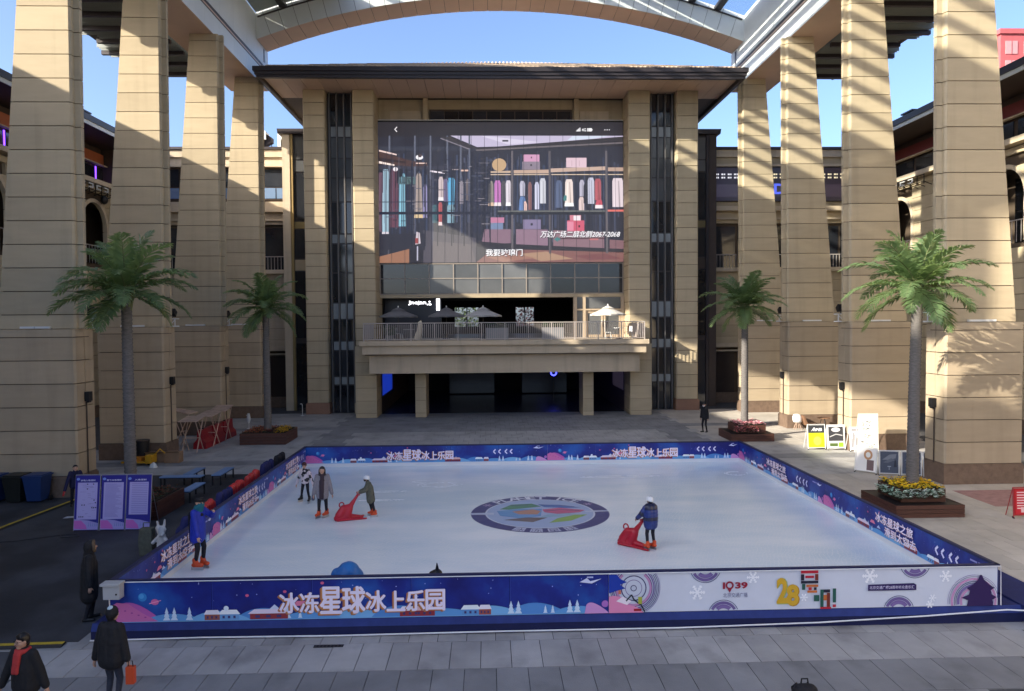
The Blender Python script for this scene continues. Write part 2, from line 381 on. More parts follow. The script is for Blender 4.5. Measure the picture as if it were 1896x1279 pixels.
# ------------------------------------------------------------------ arch and glass vault
AR, AZ = 48.8, 29.0-48.8
def arc_z(x, off=0): return AZ+sqrt((AR+off)**2-(x-XC)**2)
t = thing('roof_arch', 'shallow segmental arch clad in grey panels above the building eave', 'arch', (XC, 53, 26))
ha = math.asin(16.86/AR); NS = 34
def arc_pt(a, r): return (XC+r*sin(a), AZ+r*cos(a))
for k in range(NS):
    a0 = -ha+2*ha*k/NS+.0003; a1 = -ha+2*ha*(k+1)/NS-.0003
    q = [arc_pt(a0, AR), arc_pt(a1, AR), arc_pt(a1, AR+1.66), arc_pt(a0, AR+1.66)]
    MB().prism(q, 'y', 51.7, 51.76).build('cladding_panel', ALU, t)
    q = [arc_pt(a0, AR), arc_pt(a1, AR), arc_pt(a1, AR+.05), arc_pt(a0, AR+.05)]
    MB().prism(q, 'y', 51.765, 54.2).build('soffit_panel', TAUPE, t)  # grey panels like the front; taupe colours in the warm bounce from below
cr = MB()
for k in range(NS):
    a0 = -ha+2*ha*k/NS; a1 = -ha+2*ha*(k+1)/NS
    cr.prism([arc_pt(a0, AR+.06), arc_pt(a1, AR+.06), arc_pt(a1, AR+1.7), arc_pt(a0, AR+1.7)], 'y', 51.77, 54.15)
cr.build('core', DARK, t)
v = thing('glass_vault', 'barrel vault of glass with dark purlins between the two beams', 'roof', (XC, 28, 27))
GL = glass_mat('vault_glass', (.96, .98, .98), .95)
NP = 19; VR = AR+1.5
VH = math.asin(16.8/VR)
gm = []
for k in range(NP-1):
    a0 = -VH+2*VH*k/(NP-1); a1 = -VH+2*VH*(k+1)/(NP-1)
    xm = XC+VR*sin((a0+a1)/2); 
    for r in range(4):
        solid = -14.9 < xm < (-7.9, -9.6, -10.9, -10.9)[r] or (r < 1 and xm < -13)  # opaque panels added row by row to shade the right columns
        y0 = 11.2+r*10.12
        MB().prism([arc_pt(a0, VR+.15), arc_pt(a1, VR+.15), arc_pt(a1, VR+.17), arc_pt(a0, VR+.17)], 'y', y0+.03, y0+10.09).build('shade_panel' if solid else 'roof_pane', mat('grey_green_panel', (.34, .39, .37), .5) if solid else GL, v)
for k in range(1, NP-1):
    a = -VH+2*VH*k/(NP-1); x, z = arc_pt(a, VR)
    wd = .24 if k % 3 else .32
    MB().box(x-wd, x+wd, 11.2, 51.69, z-.12, z+.12).build('purlin', DARK, v)
for r in range(5):
    y0 = 11.2+r*10.1; rb = MB()
    for k in range(NS):
        a0 = -VH+2*VH*k/NS; a1 = -VH+2*VH*(k+1)/NS
        rb.prism([arc_pt(a0, VR-.2), arc_pt(a1, VR-.2), arc_pt(a1, VR-.125), arc_pt(a0, VR-.125)], 'y', y0, y0+.09)
    rb.build('arched_bar', DARK, v)
# ------------------------------------------------------------------ louvred outer canopies
SLAT = mat('louvre_slat', (.28, .31, .30), .5, var=.05)
for s in (-1, 1):
    xi = XC+s*(HALF+2.8); xo = XC+s*24.5
    t = thing('louvre_canopy', 'slatted louvre canopy outside the %s columns' % SIDE[s], 'canopy', (xi, 32, 23.3), 'louvre canopies')
    me = MB().box(0, xo-xi, 0, .03, 23.16, 23.45).mesh('slat', SLAT); me2 = MB().box(0, xo-xi-s*.9, 0, .03, 23.16, 23.45).mesh('slat', SLAT)
    y = 12.0
    while y < 50.9: link('slat', me2 if int(y/1.9) % 2 else me, t, Vector((xi, y, 0))-t.location); y += .24
    MB().box(xi+s*.02, xo-s*.08, 12.0, 52.0, 23.47, 23.5).build('soffit_shade_sheet', DARKBROWN, t)  # dark soffit, extended over all the slats as an added sun block
    y = 12.0
    while y < 51: MB().box(xi, xo-(s*.7 if int(y/1.9) % 2 else 0), y-.1, y+.12, 22.92, 23.15).build('cross_beam', DARK, t); y += 1.9
    MB().box(xo-s*1.2, xo-s*1.08, 12, 52.1, 23.46, 23.6).build('edge_trim', DARK, t)
# ------------------------------------------------------------------ main building
B = thing('mall_building', 'tan stone mall entrance building with tall piers and wide hipped roof', 'building', (1.12, 54, 0))
PIERS = [(-12.94, -11.41), (-9.48, -7.97), (10.14, 11.71), (13.62, 15.18)]
zs = [.8+.885*k for k in range(25)]+[22.95]
for i, (x0, x1) in enumerate(PIERS):
    p = MB().box(x0+.06, x1-.06, 52.97, 55.9, .1, 22.94).build('pier', JOINT, B)
    ch = [(x0, 55.95), (x0, 52.97), (x0+.07, 52.9), (x1-.07, 52.9), (x1, 52.97), (x1, 55.95)]
    for a, b in zip(zs, zs[1:]): MB().prism(ch, 'z', a+.018, b-.018).build('stone_panel', STONE, p)
    MB().box(x0-.08, x1+.08, 52.8, 56, 0, .74).box(x0-.04, x1+.04, 52.84, 56, .741, .8).build('plinth', REDSTONE if i in (0, 3) else STONE, p)
# lower piers and pillars that carry the balcony
for x0, x1 in ((-9.08, -7.65), (9.78, 11.26), (-5.02, -4.28), (6.5, 7.22)):
    p = MB().box(x0+.03, x1-.03, 50.54, 52.75, 0, 4.92).build('balcony_pier', JOINT, B)
    zz = [0, .3, 1.16, 2.04, 2.92, 3.8, 4.93]
    for a, b in zip(zz, zz[1:]): MB().box(x0, x1, 50.5, 52.78, a+.01, b-.01).build('stone_panel', STONE, p)
# slot windows between the piers: panes with spandrels and fins
def slot(x0, x1):
    c = MB().box(x0+.02, x1-.02, 53.75, 54.5, 0, 22.94).build('curtain_wall', DARK, B)
    wz = [0, 2.0, 2.62, 4.5, 5.2, 6.75, 7.95, 10.1, 12.2, 12.9, 15.2, 16.9, 18.3, 19.8, 20.6, 22.9]
    pale = {1, 3, 5, 8, 13}; mid = {10, 11, 12}
    wd = (x1-x0-.46)/3
    for i in range(len(wz)-1):
        for j in range(3):
            xa = x0+.2+j*(wd+.03)
            MB().box(xa+.05, xa+wd-.05, 53.70, 53.76, wz[i]+.05, wz[i+1]-.05).build('pane', SPAND if i in pale else GLASSG if i in mid else GLASSD, c)
    for j in range(4):
        xa = x0+.17+j*(wd+.03); MB().box(xa-.03, xa+.06, 53.45, 53.74, 0, 22.9).build('fin', mat('fin_metal', (.12, .115, .115), .4), c)
slot(-11.41, -9.48); slot(11.71, 13.62)
# roof, fascia, soffit
EX0, EX1, EY = -15.22, 17.5, 49.6
RID = 61.2
def roof():
    r = MB(); dz = .372
    zr = 23.4+(RID-EY)*dz; h = RID-EY
    hx0, hx1 = 0.0, 2.4
    r.add([(EX0,EY,23.4),(EX1,EY,23.4),(hx1,RID,zr),(hx0,RID,zr),(EX0,73,23.4),(EX1,73,23.4)], [(0,1,2,3),(1,5,2),(5,4,3,2),(4,0,3),(0,4,5,1)])
    o = r.build('roof', mat('roof_tile_bed', (.20, .15, .11), .8), B)
    TILE = mat('roof_tile', (.52, .40, .30), .65, var=.15, scale=3)
    t = MB(); x = EX0+.15
    while x < EX1:
        # rib up the front slope until the hip
        f = min((x-EX0)/(hx0-EX0) if x < hx0 else 1, (EX1-x)/(EX1-hx1) if x > hx1 else 1, 1)
        if f > .01: t.tube([(x, EY-.04, 23.42), (x, EY+h*f, 23.42+h*f*dz)], .085, 6)
        x += .30
    stuff(t.build('roof_tiles', TILE, o))
    for k in range(6):
        y = EY+.3+k*.9
        f = (y-EY)/h; xa = EX0+(hx0-EX0)*f; xb = EX1+(hx1-EX1)*f
        MB().box(xa+.3, xb-.3, y, y+.06, 23.44+(y-EY)*dz, 23.53+(y-EY)*dz).build('tile_course', TILE, o)
roof()
f = MB()
for y0, z0, z1 in ((EY-.12, 23.13, 23.42), (EY-.02, 22.92, 23.13), (EY+.06, 22.72, 22.92)):
    k = y0-EY
    f.box(EX0+k, EX1-k, y0, y0+.25, z0, z1)
    f.box(EX0+k, EX0+k+.25, y0+.251, 72, z0, z1); f.box(EX1-k-.25, EX1-k, y0+.251, 72, z0, z1)
f.build('eave_fascia', DARK, B)
x = EX0+.32; nx = 27; wd = (EX1-EX0-.64)/nx
for k in range(nx):
    MB().box(x+.012, x+wd-.012, EY+.32, 54.9, 22.95, 23.0).build('soffit_panel', TAUPE, B); x += wd
MB().box(EX0+.32, EX1-.32, 54.92, 71, 22.96, 23.0).box(EX0+.3, EX1-.3, EY+.3, 71, 23.01, 23.1).build('soffit_rear', DARKBROWN, B)
MB().box(EX0+.32, EX1-.32, EY+.311, EY+.36, 22.80, 22.94).build('soffit_trim', TAUPE, B)
# side and rear walls
MB().box(-12.9, -12.5, 55.96, 74, 0, 22.9).box(14.74, 15.14, 55.96, 74, 0, 22.9).box(-12.5, 14.74, 73.6, 74, 0, 5.2).box(-12.5, 14.74, 73.6, 74, 8.6, 22.9).build('outer_wall', STONE, B)
# ---- upper recess above the screen
rec = MB().box(-7.96, 10.13, 55.3, 55.6, 21.1, 22.95).build('upper_wall', STONE, B)
for a, b in ((-7.1, -4.85), (6.95, 9.1)): BOX('tan_panel', STONE2, rec, a, b, 55.2, 55.29, 21.25, 22.1)
BOX('panel_frame', DARKBROWN, rec, -4.2, 6.35, 55.15, 55.29, 21.3, 22.2)
for k in range(10): BOX('clerestory_pane', GLASSD, rec, -4.1+k*1.04, -3.14+k*1.04, 55.1, 55.149, 21.45, 22.05)
for x in (-4.65, 6.5): BOX('pilaster', STONE, rec, x, x+.35, 54.9, 55.29, 21.2, 22.94)
# ---- glazed band below the screen
band = MB().box(-7.96, 10.13, 54.95, 55.0, 8.55, 10.85).build('glazed_band', DARK, B)
NX = 10; wd = 18.0/NX
for i in range(NX):
    for j in range(2):
        xa = -7.93+i*wd; za = 8.62+j*1.12
        MB().box(xa+.04, xa+wd-.04, 54.86, 54.93, za+.03, za+1.09).build('pane', GLASSG if 2 <= i <= 6 else GLASSD, band)  # panes in the sun band get lighter glass: sunlight put into the colour
FR = mat('bronze_frame', (.33, .29, .25), .45)
fr = MB()
for i in range(NX+1): xa = -7.93+i*wd; fr.box(xa-.035, xa+.035, 54.8, 54.94, 8.56, 10.84)
for z in (8.56, 9.7, 10.78): fr.box(-7.95, 10.12, 54.81, 54.935, z, z+.065)
fr.build('mullions', FR, band)
BOX('lintel', STONE, band, -7.95, 10.12, 54.72, 55.2, 8.3, 8.55)
# ---- second floor hall behind the balcony (open front)
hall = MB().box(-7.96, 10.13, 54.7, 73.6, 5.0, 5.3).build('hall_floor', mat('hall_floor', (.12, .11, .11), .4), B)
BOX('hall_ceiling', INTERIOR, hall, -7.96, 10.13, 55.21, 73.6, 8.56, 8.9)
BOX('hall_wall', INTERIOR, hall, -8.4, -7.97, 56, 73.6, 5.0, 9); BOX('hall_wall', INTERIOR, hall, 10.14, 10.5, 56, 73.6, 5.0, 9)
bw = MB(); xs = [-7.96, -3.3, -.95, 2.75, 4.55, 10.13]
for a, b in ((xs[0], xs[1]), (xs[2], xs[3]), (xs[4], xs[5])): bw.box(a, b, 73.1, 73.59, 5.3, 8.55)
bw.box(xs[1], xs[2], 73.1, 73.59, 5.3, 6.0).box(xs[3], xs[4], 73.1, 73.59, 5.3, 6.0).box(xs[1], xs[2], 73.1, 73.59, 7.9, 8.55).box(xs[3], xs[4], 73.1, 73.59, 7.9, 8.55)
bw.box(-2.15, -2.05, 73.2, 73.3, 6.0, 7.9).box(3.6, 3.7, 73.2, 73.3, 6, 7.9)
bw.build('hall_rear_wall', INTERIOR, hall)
# shop fronts inside the hall
s1 = MB().box(-7.9, -3.6, 56.8, 57.0, 5.3, 8.5).build('shop_front', mat('shop_front_navy', (.02, .022, .035), .3), hall)
BOX('light_panel', mat('lit_white_sign', (1, 1, 1), .5, emis=1.2, var=0), s1, -2.75-1.2, -2.5-1.2, 56.6, 56.79, 7.4, 8.3)
LETR = mat('lit_letters', (.95, .95, 1), .5, emis=1.6, var=0)
p = Print().text('Jnejan', 0, 0, .33, (255,255,255), 1, .02, w=1.35).rect(1.42, 0, 1.5, .08, (255,255,255), 1).rect(1.55, 0, 1.75, .1, (255,255,255), 1).circ(1.62, .25, .06, (255,255,255), 1)
p.build('lit_letters', s1, (-6.1, 56.78, 7.82), (1,0,0), (0,0,1), LETR)
# stone framed glass doors at the right of the hall
FRD = mat('door_frame_stone', (.45, .36, .26), .6)
dr = MB().box(6.35, 6.6, 54.6, 55.0, 5.3, 8.3).box(7.05, 7.25, 54.6, 55.0, 5.3, 8.3).box(9.9, 10.12, 54.6, 55, 5.3, 8.3).box(6.6, 7.05, 54.6, 55, 7.3, 7.42).box(7.25, 9.9, 54.6, 55, 7.3, 7.42).build('door_surround', FRD, B)
for a, b in ((7.27, 8.55), (8.6, 9.88)):
    d = MB().box(a, a+.14, 54.7, 54.8, 5.3, 7.28).box(b-.14, b, 54.7, 54.8, 5.3, 7.28).box(a+.14, b-.14, 54.7, 54.8, 7.1, 7.28).box(a+.14, b-.14, 54.7, 54.8, 5.3, 5.5).build('door', FRD, dr)
    BOX('door_pane', GLASSG, d, a+.14, b-.14, 54.74, 54.76, 5.5, 7.1)
    BOX('door_handle', WHITEM, d, (b-.1 if a < 8 else a+.06), (b-.06 if a < 8 else a+.1), 54.62, 54.69, 6.1, 6.6)
BOX('transom_pane', GLASSG, dr, 7.27, 9.88, 54.74, 54.76, 7.44, 8.28); BOX('side_pane', GLASSG, dr, 6.62, 7.03, 54.74, 54.76, 5.3, 7.28); BOX('side_pane', GLASSG, dr, 6.62, 7.03, 54.74, 54.76, 7.44, 8.28)
# ---- ground floor passage
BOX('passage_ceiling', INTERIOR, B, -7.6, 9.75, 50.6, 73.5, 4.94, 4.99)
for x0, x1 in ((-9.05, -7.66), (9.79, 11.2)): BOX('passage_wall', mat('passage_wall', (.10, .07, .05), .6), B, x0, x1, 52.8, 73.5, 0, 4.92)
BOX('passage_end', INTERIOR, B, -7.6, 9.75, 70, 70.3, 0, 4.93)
BOX('passage_floor', mat('passage_floor', (.06, .06, .065), .25), B, -7.65, 9.78, 52.6, 70, -.019, .004)
for x in (-3.5, 3.0): BOX('shop_front', mat('shop_front_dark', (.015, .015, .02), .15), B, x, x+4, 66, 66.2, .1, 3.2)
# lit signs in the passage
def lightbox(x, y0, y1, z0, z1, label, pr, side, name='light_box', cat='sign'):
    t = thing(name, label, cat, (x, (y0+y1)/2, z0))
    BOX('case', BLACK, t, x, x-side*.12, y0-.04, y1+.04, z0-.04, z1+.04)
    if side > 0: pr.build('lit_face', t, (x+.004, y1, z0), (0,-(y1-y0),0), (0,0,z1-z0), SCR)
    else: pr.build('lit_face', t, (x-.004, y0, z0), (0,y1-y0,0), (0,0,z1-z0), SCR)
    return t
SCR = attr_mat('lit_screen', emis=.38, rough=.3, base=.08)
pr = Print().rect(0,0,1,1,(20,45,150),0).rect(.08,.1,.3,.9,(60,140,230),1).circ(.6,.72,.16,(220,230,245),2,ry=.1).circ(.55,.4,.2,(235,240,250),2,ry=.12).rect(.4,.1,.85,.22,(40,90,200),2)
lightbox(-7.63, 53.1, 58.5, 1.25, 4.2, 'blue lit advertising panel in the passage, left wall', pr, 1)
pr = Print().rect(0,0,1,1,(35,30,40),0)
for k in range(4):
    for j in range(6): pr.rect(.12+.2*k,.1+.14*j,.26+.2*k,.2+.14*j,[(230,225,235),(150,120,190),(225,220,150),(190,190,215)][(k*3+j*5) % 4],1)
lightbox(9.74, 52.9, 57.5, 1.5, 4.1, 'poster panel with pale lettering in the passage, right wall', pr, -1)
t = thing('neon_sign', 'small blue neon sign glowing deep in the dark passage', 'sign', (5.3, 60, 0))
BOX('mast', BLACK, t, 5.28, 5.34, 60.0, 60.05, 0, 3.6)
n = MB(); 
for z, r in ((3.2, .2), (2.75, .3), (2.3, .22)): n.tube([(5.31+r*cos(a*pi/6), 59.96, z+r*sin(a*pi/6)) for a in range(13)], .06, 6)
n.build('neon_tube', mat('blue_neon', (.05, .06, 1), .5, emis=2.2, var=0), t)

# ------------------------------------------------------------------ balcony
K = thing('balcony', 'stone balcony with a grey baluster railing across the entrance', 'balcony', (1.12, 51, 4))
BOX('lower_beam', STONE2, K, -7.88, 10.12, 49.0, 50.45, 3.12, 4.36, bevel=.02)
BOX('soffit', TAUPE, K, -7.8, 10.05, 50.46, 54.6, 4.3, 4.36)
BOX('upper_fascia', STONE2, K, -8.25, 10.45, 48.45, 54.6, 4.42, 4.98, bevel=.02)
BOX('slab_edge', STONE2, K, -8.42, 10.62, 48.25, 54.65, 4.985, 5.3, bevel=.03)
BOX('recess', DARKBROWN, K, -8.1, 10.3, 48.6, 54.5, 4.361, 4.419)
post = MB().box(-.035, .035, -.035, .035, 0, 1.13).mesh('post', RAILM); bal = MB().box(-.016, .016, -.016, .016, .12, 1.08).mesh('baluster', RAILM)
def rail(x0, x1, y0, y1):
    L = sqrt((x1-x0)**2+(y1-y0)**2); n = max(1, round(L/1.55))
    for k in range(n+1): link('post', post, K, Vector((x0+(x1-x0)*k/n, y0+(y1-y0)*k/n, 5.3))-K.location)
    m = int(L/.128)
    for k in range(1, m): link('baluster', bal, K, Vector((x0+(x1-x0)*k/m, y0+(y1-y0)*k/m, 5.3))-K.location)
    e = .03
    MB().box(min(x0,x1)-e, max(x0,x1)+e, min(y0,y1)-e, max(y0,y1)+e, 6.43, 6.49).build('top_rail', RAILM, K)
    MB().box(min(x0,x1)-.02, max(x0,x1)+.02, min(y0,y1)-.02, max(y0,y1)+.02, 5.38, 5.42).build('bottom_rail', RAILM, K)
rail(-8.15, 10.35, 48.55, 48.55)
rail(-8.15, -8.15, 48.62, 52.7); rail(10.35, 10.35, 48.62, 52.7)
# cafe umbrellas, tables and chairs on the balcony
def umbrella(x, y, r, z, label, m):
    t = thing('cafe_umbrella', label, 'umbrella', (x, y, 5.3), 'umbrellas on the balcony')
    MB().tube([(x,y,5.3),(x,y,z+.62)], .03, 8).build('pole', DARK, t)
    MB().tube([(x,y,5.3),(x,y,5.4)], [.3,.26], 16).build('base', DARK, t)
    c = MB(); n = 8
    for k in range(n):
        a0 = 2*pi*k/n; a1 = 2*pi*(k+1)/n; am = (a0+a1)/2
        P = lambda a, q, zz: (x+q*cos(a), y+q*sin(a), zz)
        c.add([P(a0,r,z), P(am,r*.95,z+.03), P(a1,r,z), P(a1,r*.25,z+.40), P(a0,r*.25,z+.40)], [(0,1,2,3,4)])
        c.add([P(a0,r,z-.1), P(am,r*.95,z-.07), P(a1,r,z-.1), P(a1,r,z), P(am,r*.95,z+.03), P(a0,r,z)], [(0,1,4,5),(1,2,3,4)])
        c.add([P(a0,r*.38,z+.40), P(a1,r*.38,z+.40), (x,y,z+.62)], [(0,1,2)])
    c.build('canopy', m, t)
    rb = MB()
    for k in range(n): a = 2*pi*k/n; rb.tube([(x+r*cos(a), y+r*sin(a), z-.01), (x, y, z+.44)], .012, 5)
    rb.build('ribs', DARK, t)
    MB().ell((x,y,z+.66), (.05,.05,.07), 8, 6).build('finial', WHITEM, t)
GU = mat('grey_umbrella_cloth', (.16, .16, .17), .9); WU = mat('cream_umbrella_cloth', (.62, .60, .55), .9)
umbrella(-6.3, 52.0, 1.35, 6.95, 'grey cafe umbrella at the left end of the balcony', GU)
umbrella(-2.95, 52.4, 1.3, 6.95, 'grey cafe umbrella second from the left on the balcony', GU)
umbrella(-.35, 51.6, 1.3, 6.95, 'pale grey cafe umbrella in the middle of the balcony', mat('pale_umbrella_cloth', (.42, .42, .42), .9))
umbrella(8.35, 51.2, 1.25, 6.98, 'cream cafe umbrella in the sun at the right of the balcony', WU)
def cafe_set(x, y, lab, m):
    t = thing('cafe_table', 'round cafe table %s' % lab, 'table', (x, y, 5.3))
    MB().tube([(x,y,6.02),(x,y,6.05)], .38, 20).build('table_top', m, t)
    MB().tube([(x,y,5.3),(x,y,5.33),(x,y,5.36),(x,y,6.02)], [.25,.25,.03,.03], 12).build('pedestal', DARK, t)
    for k, a in enumerate((.3, 2.9)):
        cx, cy = x+.72*cos(a), y+.72*sin(a); q = Vector((cos(a), sin(a), 0)); w_ = Vector((-sin(a), cos(a), 0))
        c = thing('cafe_chair', 'light cafe chair %s of the table %s' % (('right', 'left')[k], lab), 'chair', (cx, cy, 5.3), 'chairs on the balcony')
        o = Vector((cx, cy, 5.3)); s_ = MB()
        s_.loft([[tuple(o+q*i*.2+w_*j*.21+Vector((0,0,z))) for i, j in ((-1,-1),(1,-1),(1,1),(-1,1))] for z in (.43, .46)]).build('seat', m, c)
        s_ = MB(); s_.loft([[tuple(o+q*(.19+d+.04*(z-.45))+w_*j*.2+Vector((0,0,z))) for j, d in ((-1,0),(1,0),(1,.025),(-1,.025))] for z in (.46, .85)]).build('backrest', m, c)
        for i in (-1, 1):
            for j in (-1, 1): MB().tube([o+q*i*.17+w_*j*.18+Vector((0,0,.43)), o+q*i*.21+w_*j*.21], .014, 6).build('leg', WHITEM, c)
cafe_set(8.9, 50.0, 'at the sunny right end of the balcony', WHITEM); cafe_set(-5.4, 50.4, 'at the left end of the balcony', mat('grey_plastic', (.25, .25, .27), .5))
# potted shrub and covered furniture on the balcony
t = thing('potted_shrub', 'green shrub in a grey pot at the left end of the balcony', 'plant', (-6.6, 49.6, 5.3))
MB().tube([(-6.6,49.6,5.3),(-6.6,49.6,5.65)], [.22,.3], 12).build('pot', mat('grey_pot', (.2,.2,.2), .8), t)
LEAF = mat('dark_green_leaf', (.03, .075, .03), .6, var=.3, scale=20)
l = MB(); random.seed(5)
for k in range(500):
    a = random.uniform(0, 6.28); r = .42*sqrt(random.random()); z = 5.65+random.random()*.65; c = Vector((-6.6+r*cos(a), 49.6+r*sin(a), z)); d = Vector((random.uniform(-1,1), random.uniform(-1,1), random.uniform(-.5,1))).normalized()*.09; e = d.cross(Vector((random.random(), .3, .5))).normalized()*.03
    l.add([c, c+d*.5+e, c+d, c+d*.5-e], [(0,1,2,3)])
l.build('foliage', LEAF, t)
t = thing('folded_parasol', 'pale folded parasol wrapped in cloth behind the balcony railing', 'parasol', (-4.55, 49.6, 5.3))
MB().tube([(-4.75,49.6,5.32),(-4.72,49.6,5.5),(-4.6,49.6,6.0),(-4.55,49.6,6.5),(-4.5,49.6,6.62)], [.22,.25,.17,.14,.03], 10).build('wrapped_cloth', mat('cream_cloth', (.6,.54,.42), .9), t)
MB().tube([(-4.56,49.6,5.3),(-4.5,49.6,6.75)], .02, 6).build('pole', DARK, t)
for k, x in enumerate((.6, 4.4)):
    t = thing('planter_box', 'grey planter box with leafy plants behind the railing, %s' % ('middle of the balcony', 'right of the middle')[k], 'planter', (x, 50.2, 5.3), 'planters on the balcony')
    BOX('box', mat('grey_planter', (.22,.23,.25), .7), t, x-.75, x+.75, 50, 50.4, 5.3, 6.1)
    l = MB()
    for q in range(260):
        c = Vector((x+random.uniform(-.7,.7), 50.2+random.uniform(-.2,.2), 6.1+random.random()*.35)); d = Vector((random.uniform(-1,1), random.uniform(-1,1), random.uniform(-.2,1))).normalized()*.1; e = d.cross(Vector((.3, .4, .5))).normalized()*.03
        l.add([c, c+d*.5+e, c+d, c+d*.5-e], [(0,1,2,3)])
    l.build('foliage', LEAF, t)
# garden trees seen through the hall's rear windows
for k, x in enumerate((-2.4, 4.2)):
    t = thing('garden_tree', 'leafy tree beyond the rear windows of the hall, %s' % ('left window', 'right window')[k], 'tree', (x, 79, 0), 'trees behind the hall')
    MB().tube([(x,79,0),(x+.1,79,4),(x,79,6.5)], [.16,.12,.05], 8).build('trunk', DARKBROWN, t)
    l = MB(); rnd = random.Random(k)
    for q_ in range(1500):
        a = rnd.uniform(0, 6.28); r = 2.4*rnd.random()**.5; z = rnd.uniform(3.5, 9.5); c = Vector((x+r*cos(a), 79+r*sin(a)*.7, z)); d = Vector((rnd.uniform(-1,1), rnd.uniform(-1,1), rnd.uniform(-1,1))).normalized()*.28; e = d.cross(Vector((.3, rnd.random(), .5))).normalized()*.09
        l.add([c, c+d*.5+e, c+d, c+d*.5-e], [(0,1,2,3)])
    l.build('crown', mat('garden_leaf', (.10, .15, .05), .6, var=.3, scale=6) if k == 0 else mat('garden_leaf_red', (.28, .12, .12), .6, var=.3, scale=6), t)
# ------------------------------------------------------------------ LED screen
LED = thing('led_screen', 'giant LED screen showing a boutique wardrobe above the balcony', 'screen', (1.05, 54.85, 10.9))
BOX('cabinet', BLACK, LED, -8.1 + .14, 10.12, 54.86, 55.3, 10.86, 21.3)
BOX('top_light_rail', WHITEM, LED, -7.95, 10.1, 54.7, 54.78, 21.3, 21.34)
S = Print()
def sp(x, y):
    t = (y-225)/261; xl = 698+5*t; xr = 1155-2*t; return ((x-xl)/(xr-xl), 1-t)
def q(pts, c, l=1): S.poly([sp(*p) for p in pts], c, l)
def r_(x0, y0, x1, y1, c, l=1): q([(x0,y1),(x1,y1),(x1,y0),(x0,y0)], c, l)
def gar(x, y0, y1, w0, w1, c, l=6, hem=None):
    q([(x-w1/2,y1),(x+w1/2,y1),(x+w0/2+1,y0+6),(x+w0/2-1,y0),(x-w0/2+1,y0),(x-w0/2-1,y0+6)], c, l)
    q([(x+w1*.1,y1),(x+w1*.25,y1),(x+w0*.15,y0+5),(x+w0*.05,y0+5)], tuple(int(v*.78) for v in c), l+1)
    q([(x-w1*.32,y1),(x-w1*.22,y1),(x-w0*.2,y0+6),(x-w0*.28,y0+6)], tuple(min(255, int(v*1.13)) for v in c), l+1)
    if hem: q([(x-w1/2-.6,y1+.5),(x+w1/2+.6,y1+.5),(x+w1/2,y1-6),(x-w1/2,y1-6)], hem, l+2)
r_(698,225,1155,486,(52,50,66),0)
random.seed(11)
for k in range(64):
    x = 703+k*7; r_(x, random.uniform(280,330), x+random.uniform(2,5), random.uniform(400,452), random.choice([(62,72,104),(45,48,78),(70,80,110),(38,36,58),(80,84,112)]), 1)
r_(700,225,1155,270,(50,42,50),2); r_(690,252,880,278,(60,62,80),2); r_(700,306,850,312,(66,64,82),2)
for k in range(14): r_(705+k*32, 226, 706.5+k*32, 250, (38,33,40), 3)
q([(832,250),(882,271),(920,270),(1155,251.5),(1155,250)], (196,184,214), 3); q([(890,251),(905,251),(1000,262),(940,266)], (214,204,228), 4); q([(1060,250.5),(1130,250.5),(1100,255),(1050,259)], (206,216,236), 4); r_(929,258,940,261,(40,35,50),5)
q([(882,271),(880,277),(1155,263),(1155,251.5),(920,270)], (60,52,58), 4); q([(880,278.5),(1155,264.5),(1155,261.5),(880,275.5)], (120,108,112), 5)
q([(813,252),(870,274),(884,273),(832,252)], (66,58,64), 4); q([(815,254),(868,274),(866,275.5),(813,255.5)], (136,126,138), 5)
for x in (718,765,794,825,850,866): r_(x, 250, x+3.2, 330, (104,108,128), 3); r_(x+.3, 330, x+2, 470, (96,92,106), 3)
q([(700,279),(762,297),(790,300),(790,306),(762,307),(700,303)], (92,58,50), 4); q([(700,290),(750,298),(750,301),(700,296)], (60,36,34), 5)
q([(700,276),(733,284),(733,286.5),(700,279)], (238,205,195), 6); q([(700,297),(729,303),(729,306),(700,301)], (255,228,214), 6); r_(768,300,788,302,(236,200,185),6)
q([(795,314),(822,318),(822,320.5),(795,317)], (236,222,232), 6); r_(852,313,866,316,(228,184,164),6); r_(834,312,848,313.5,(180,160,158),6)
S.circ(*sp(775,290), .015, (240,236,238), 6, ry=.017); S.circ(*sp(776,287), .008, (92,70,74), 7, ry=.012); S.circ(*sp(731,312), .010, (236,226,232), 7, ry=.015)
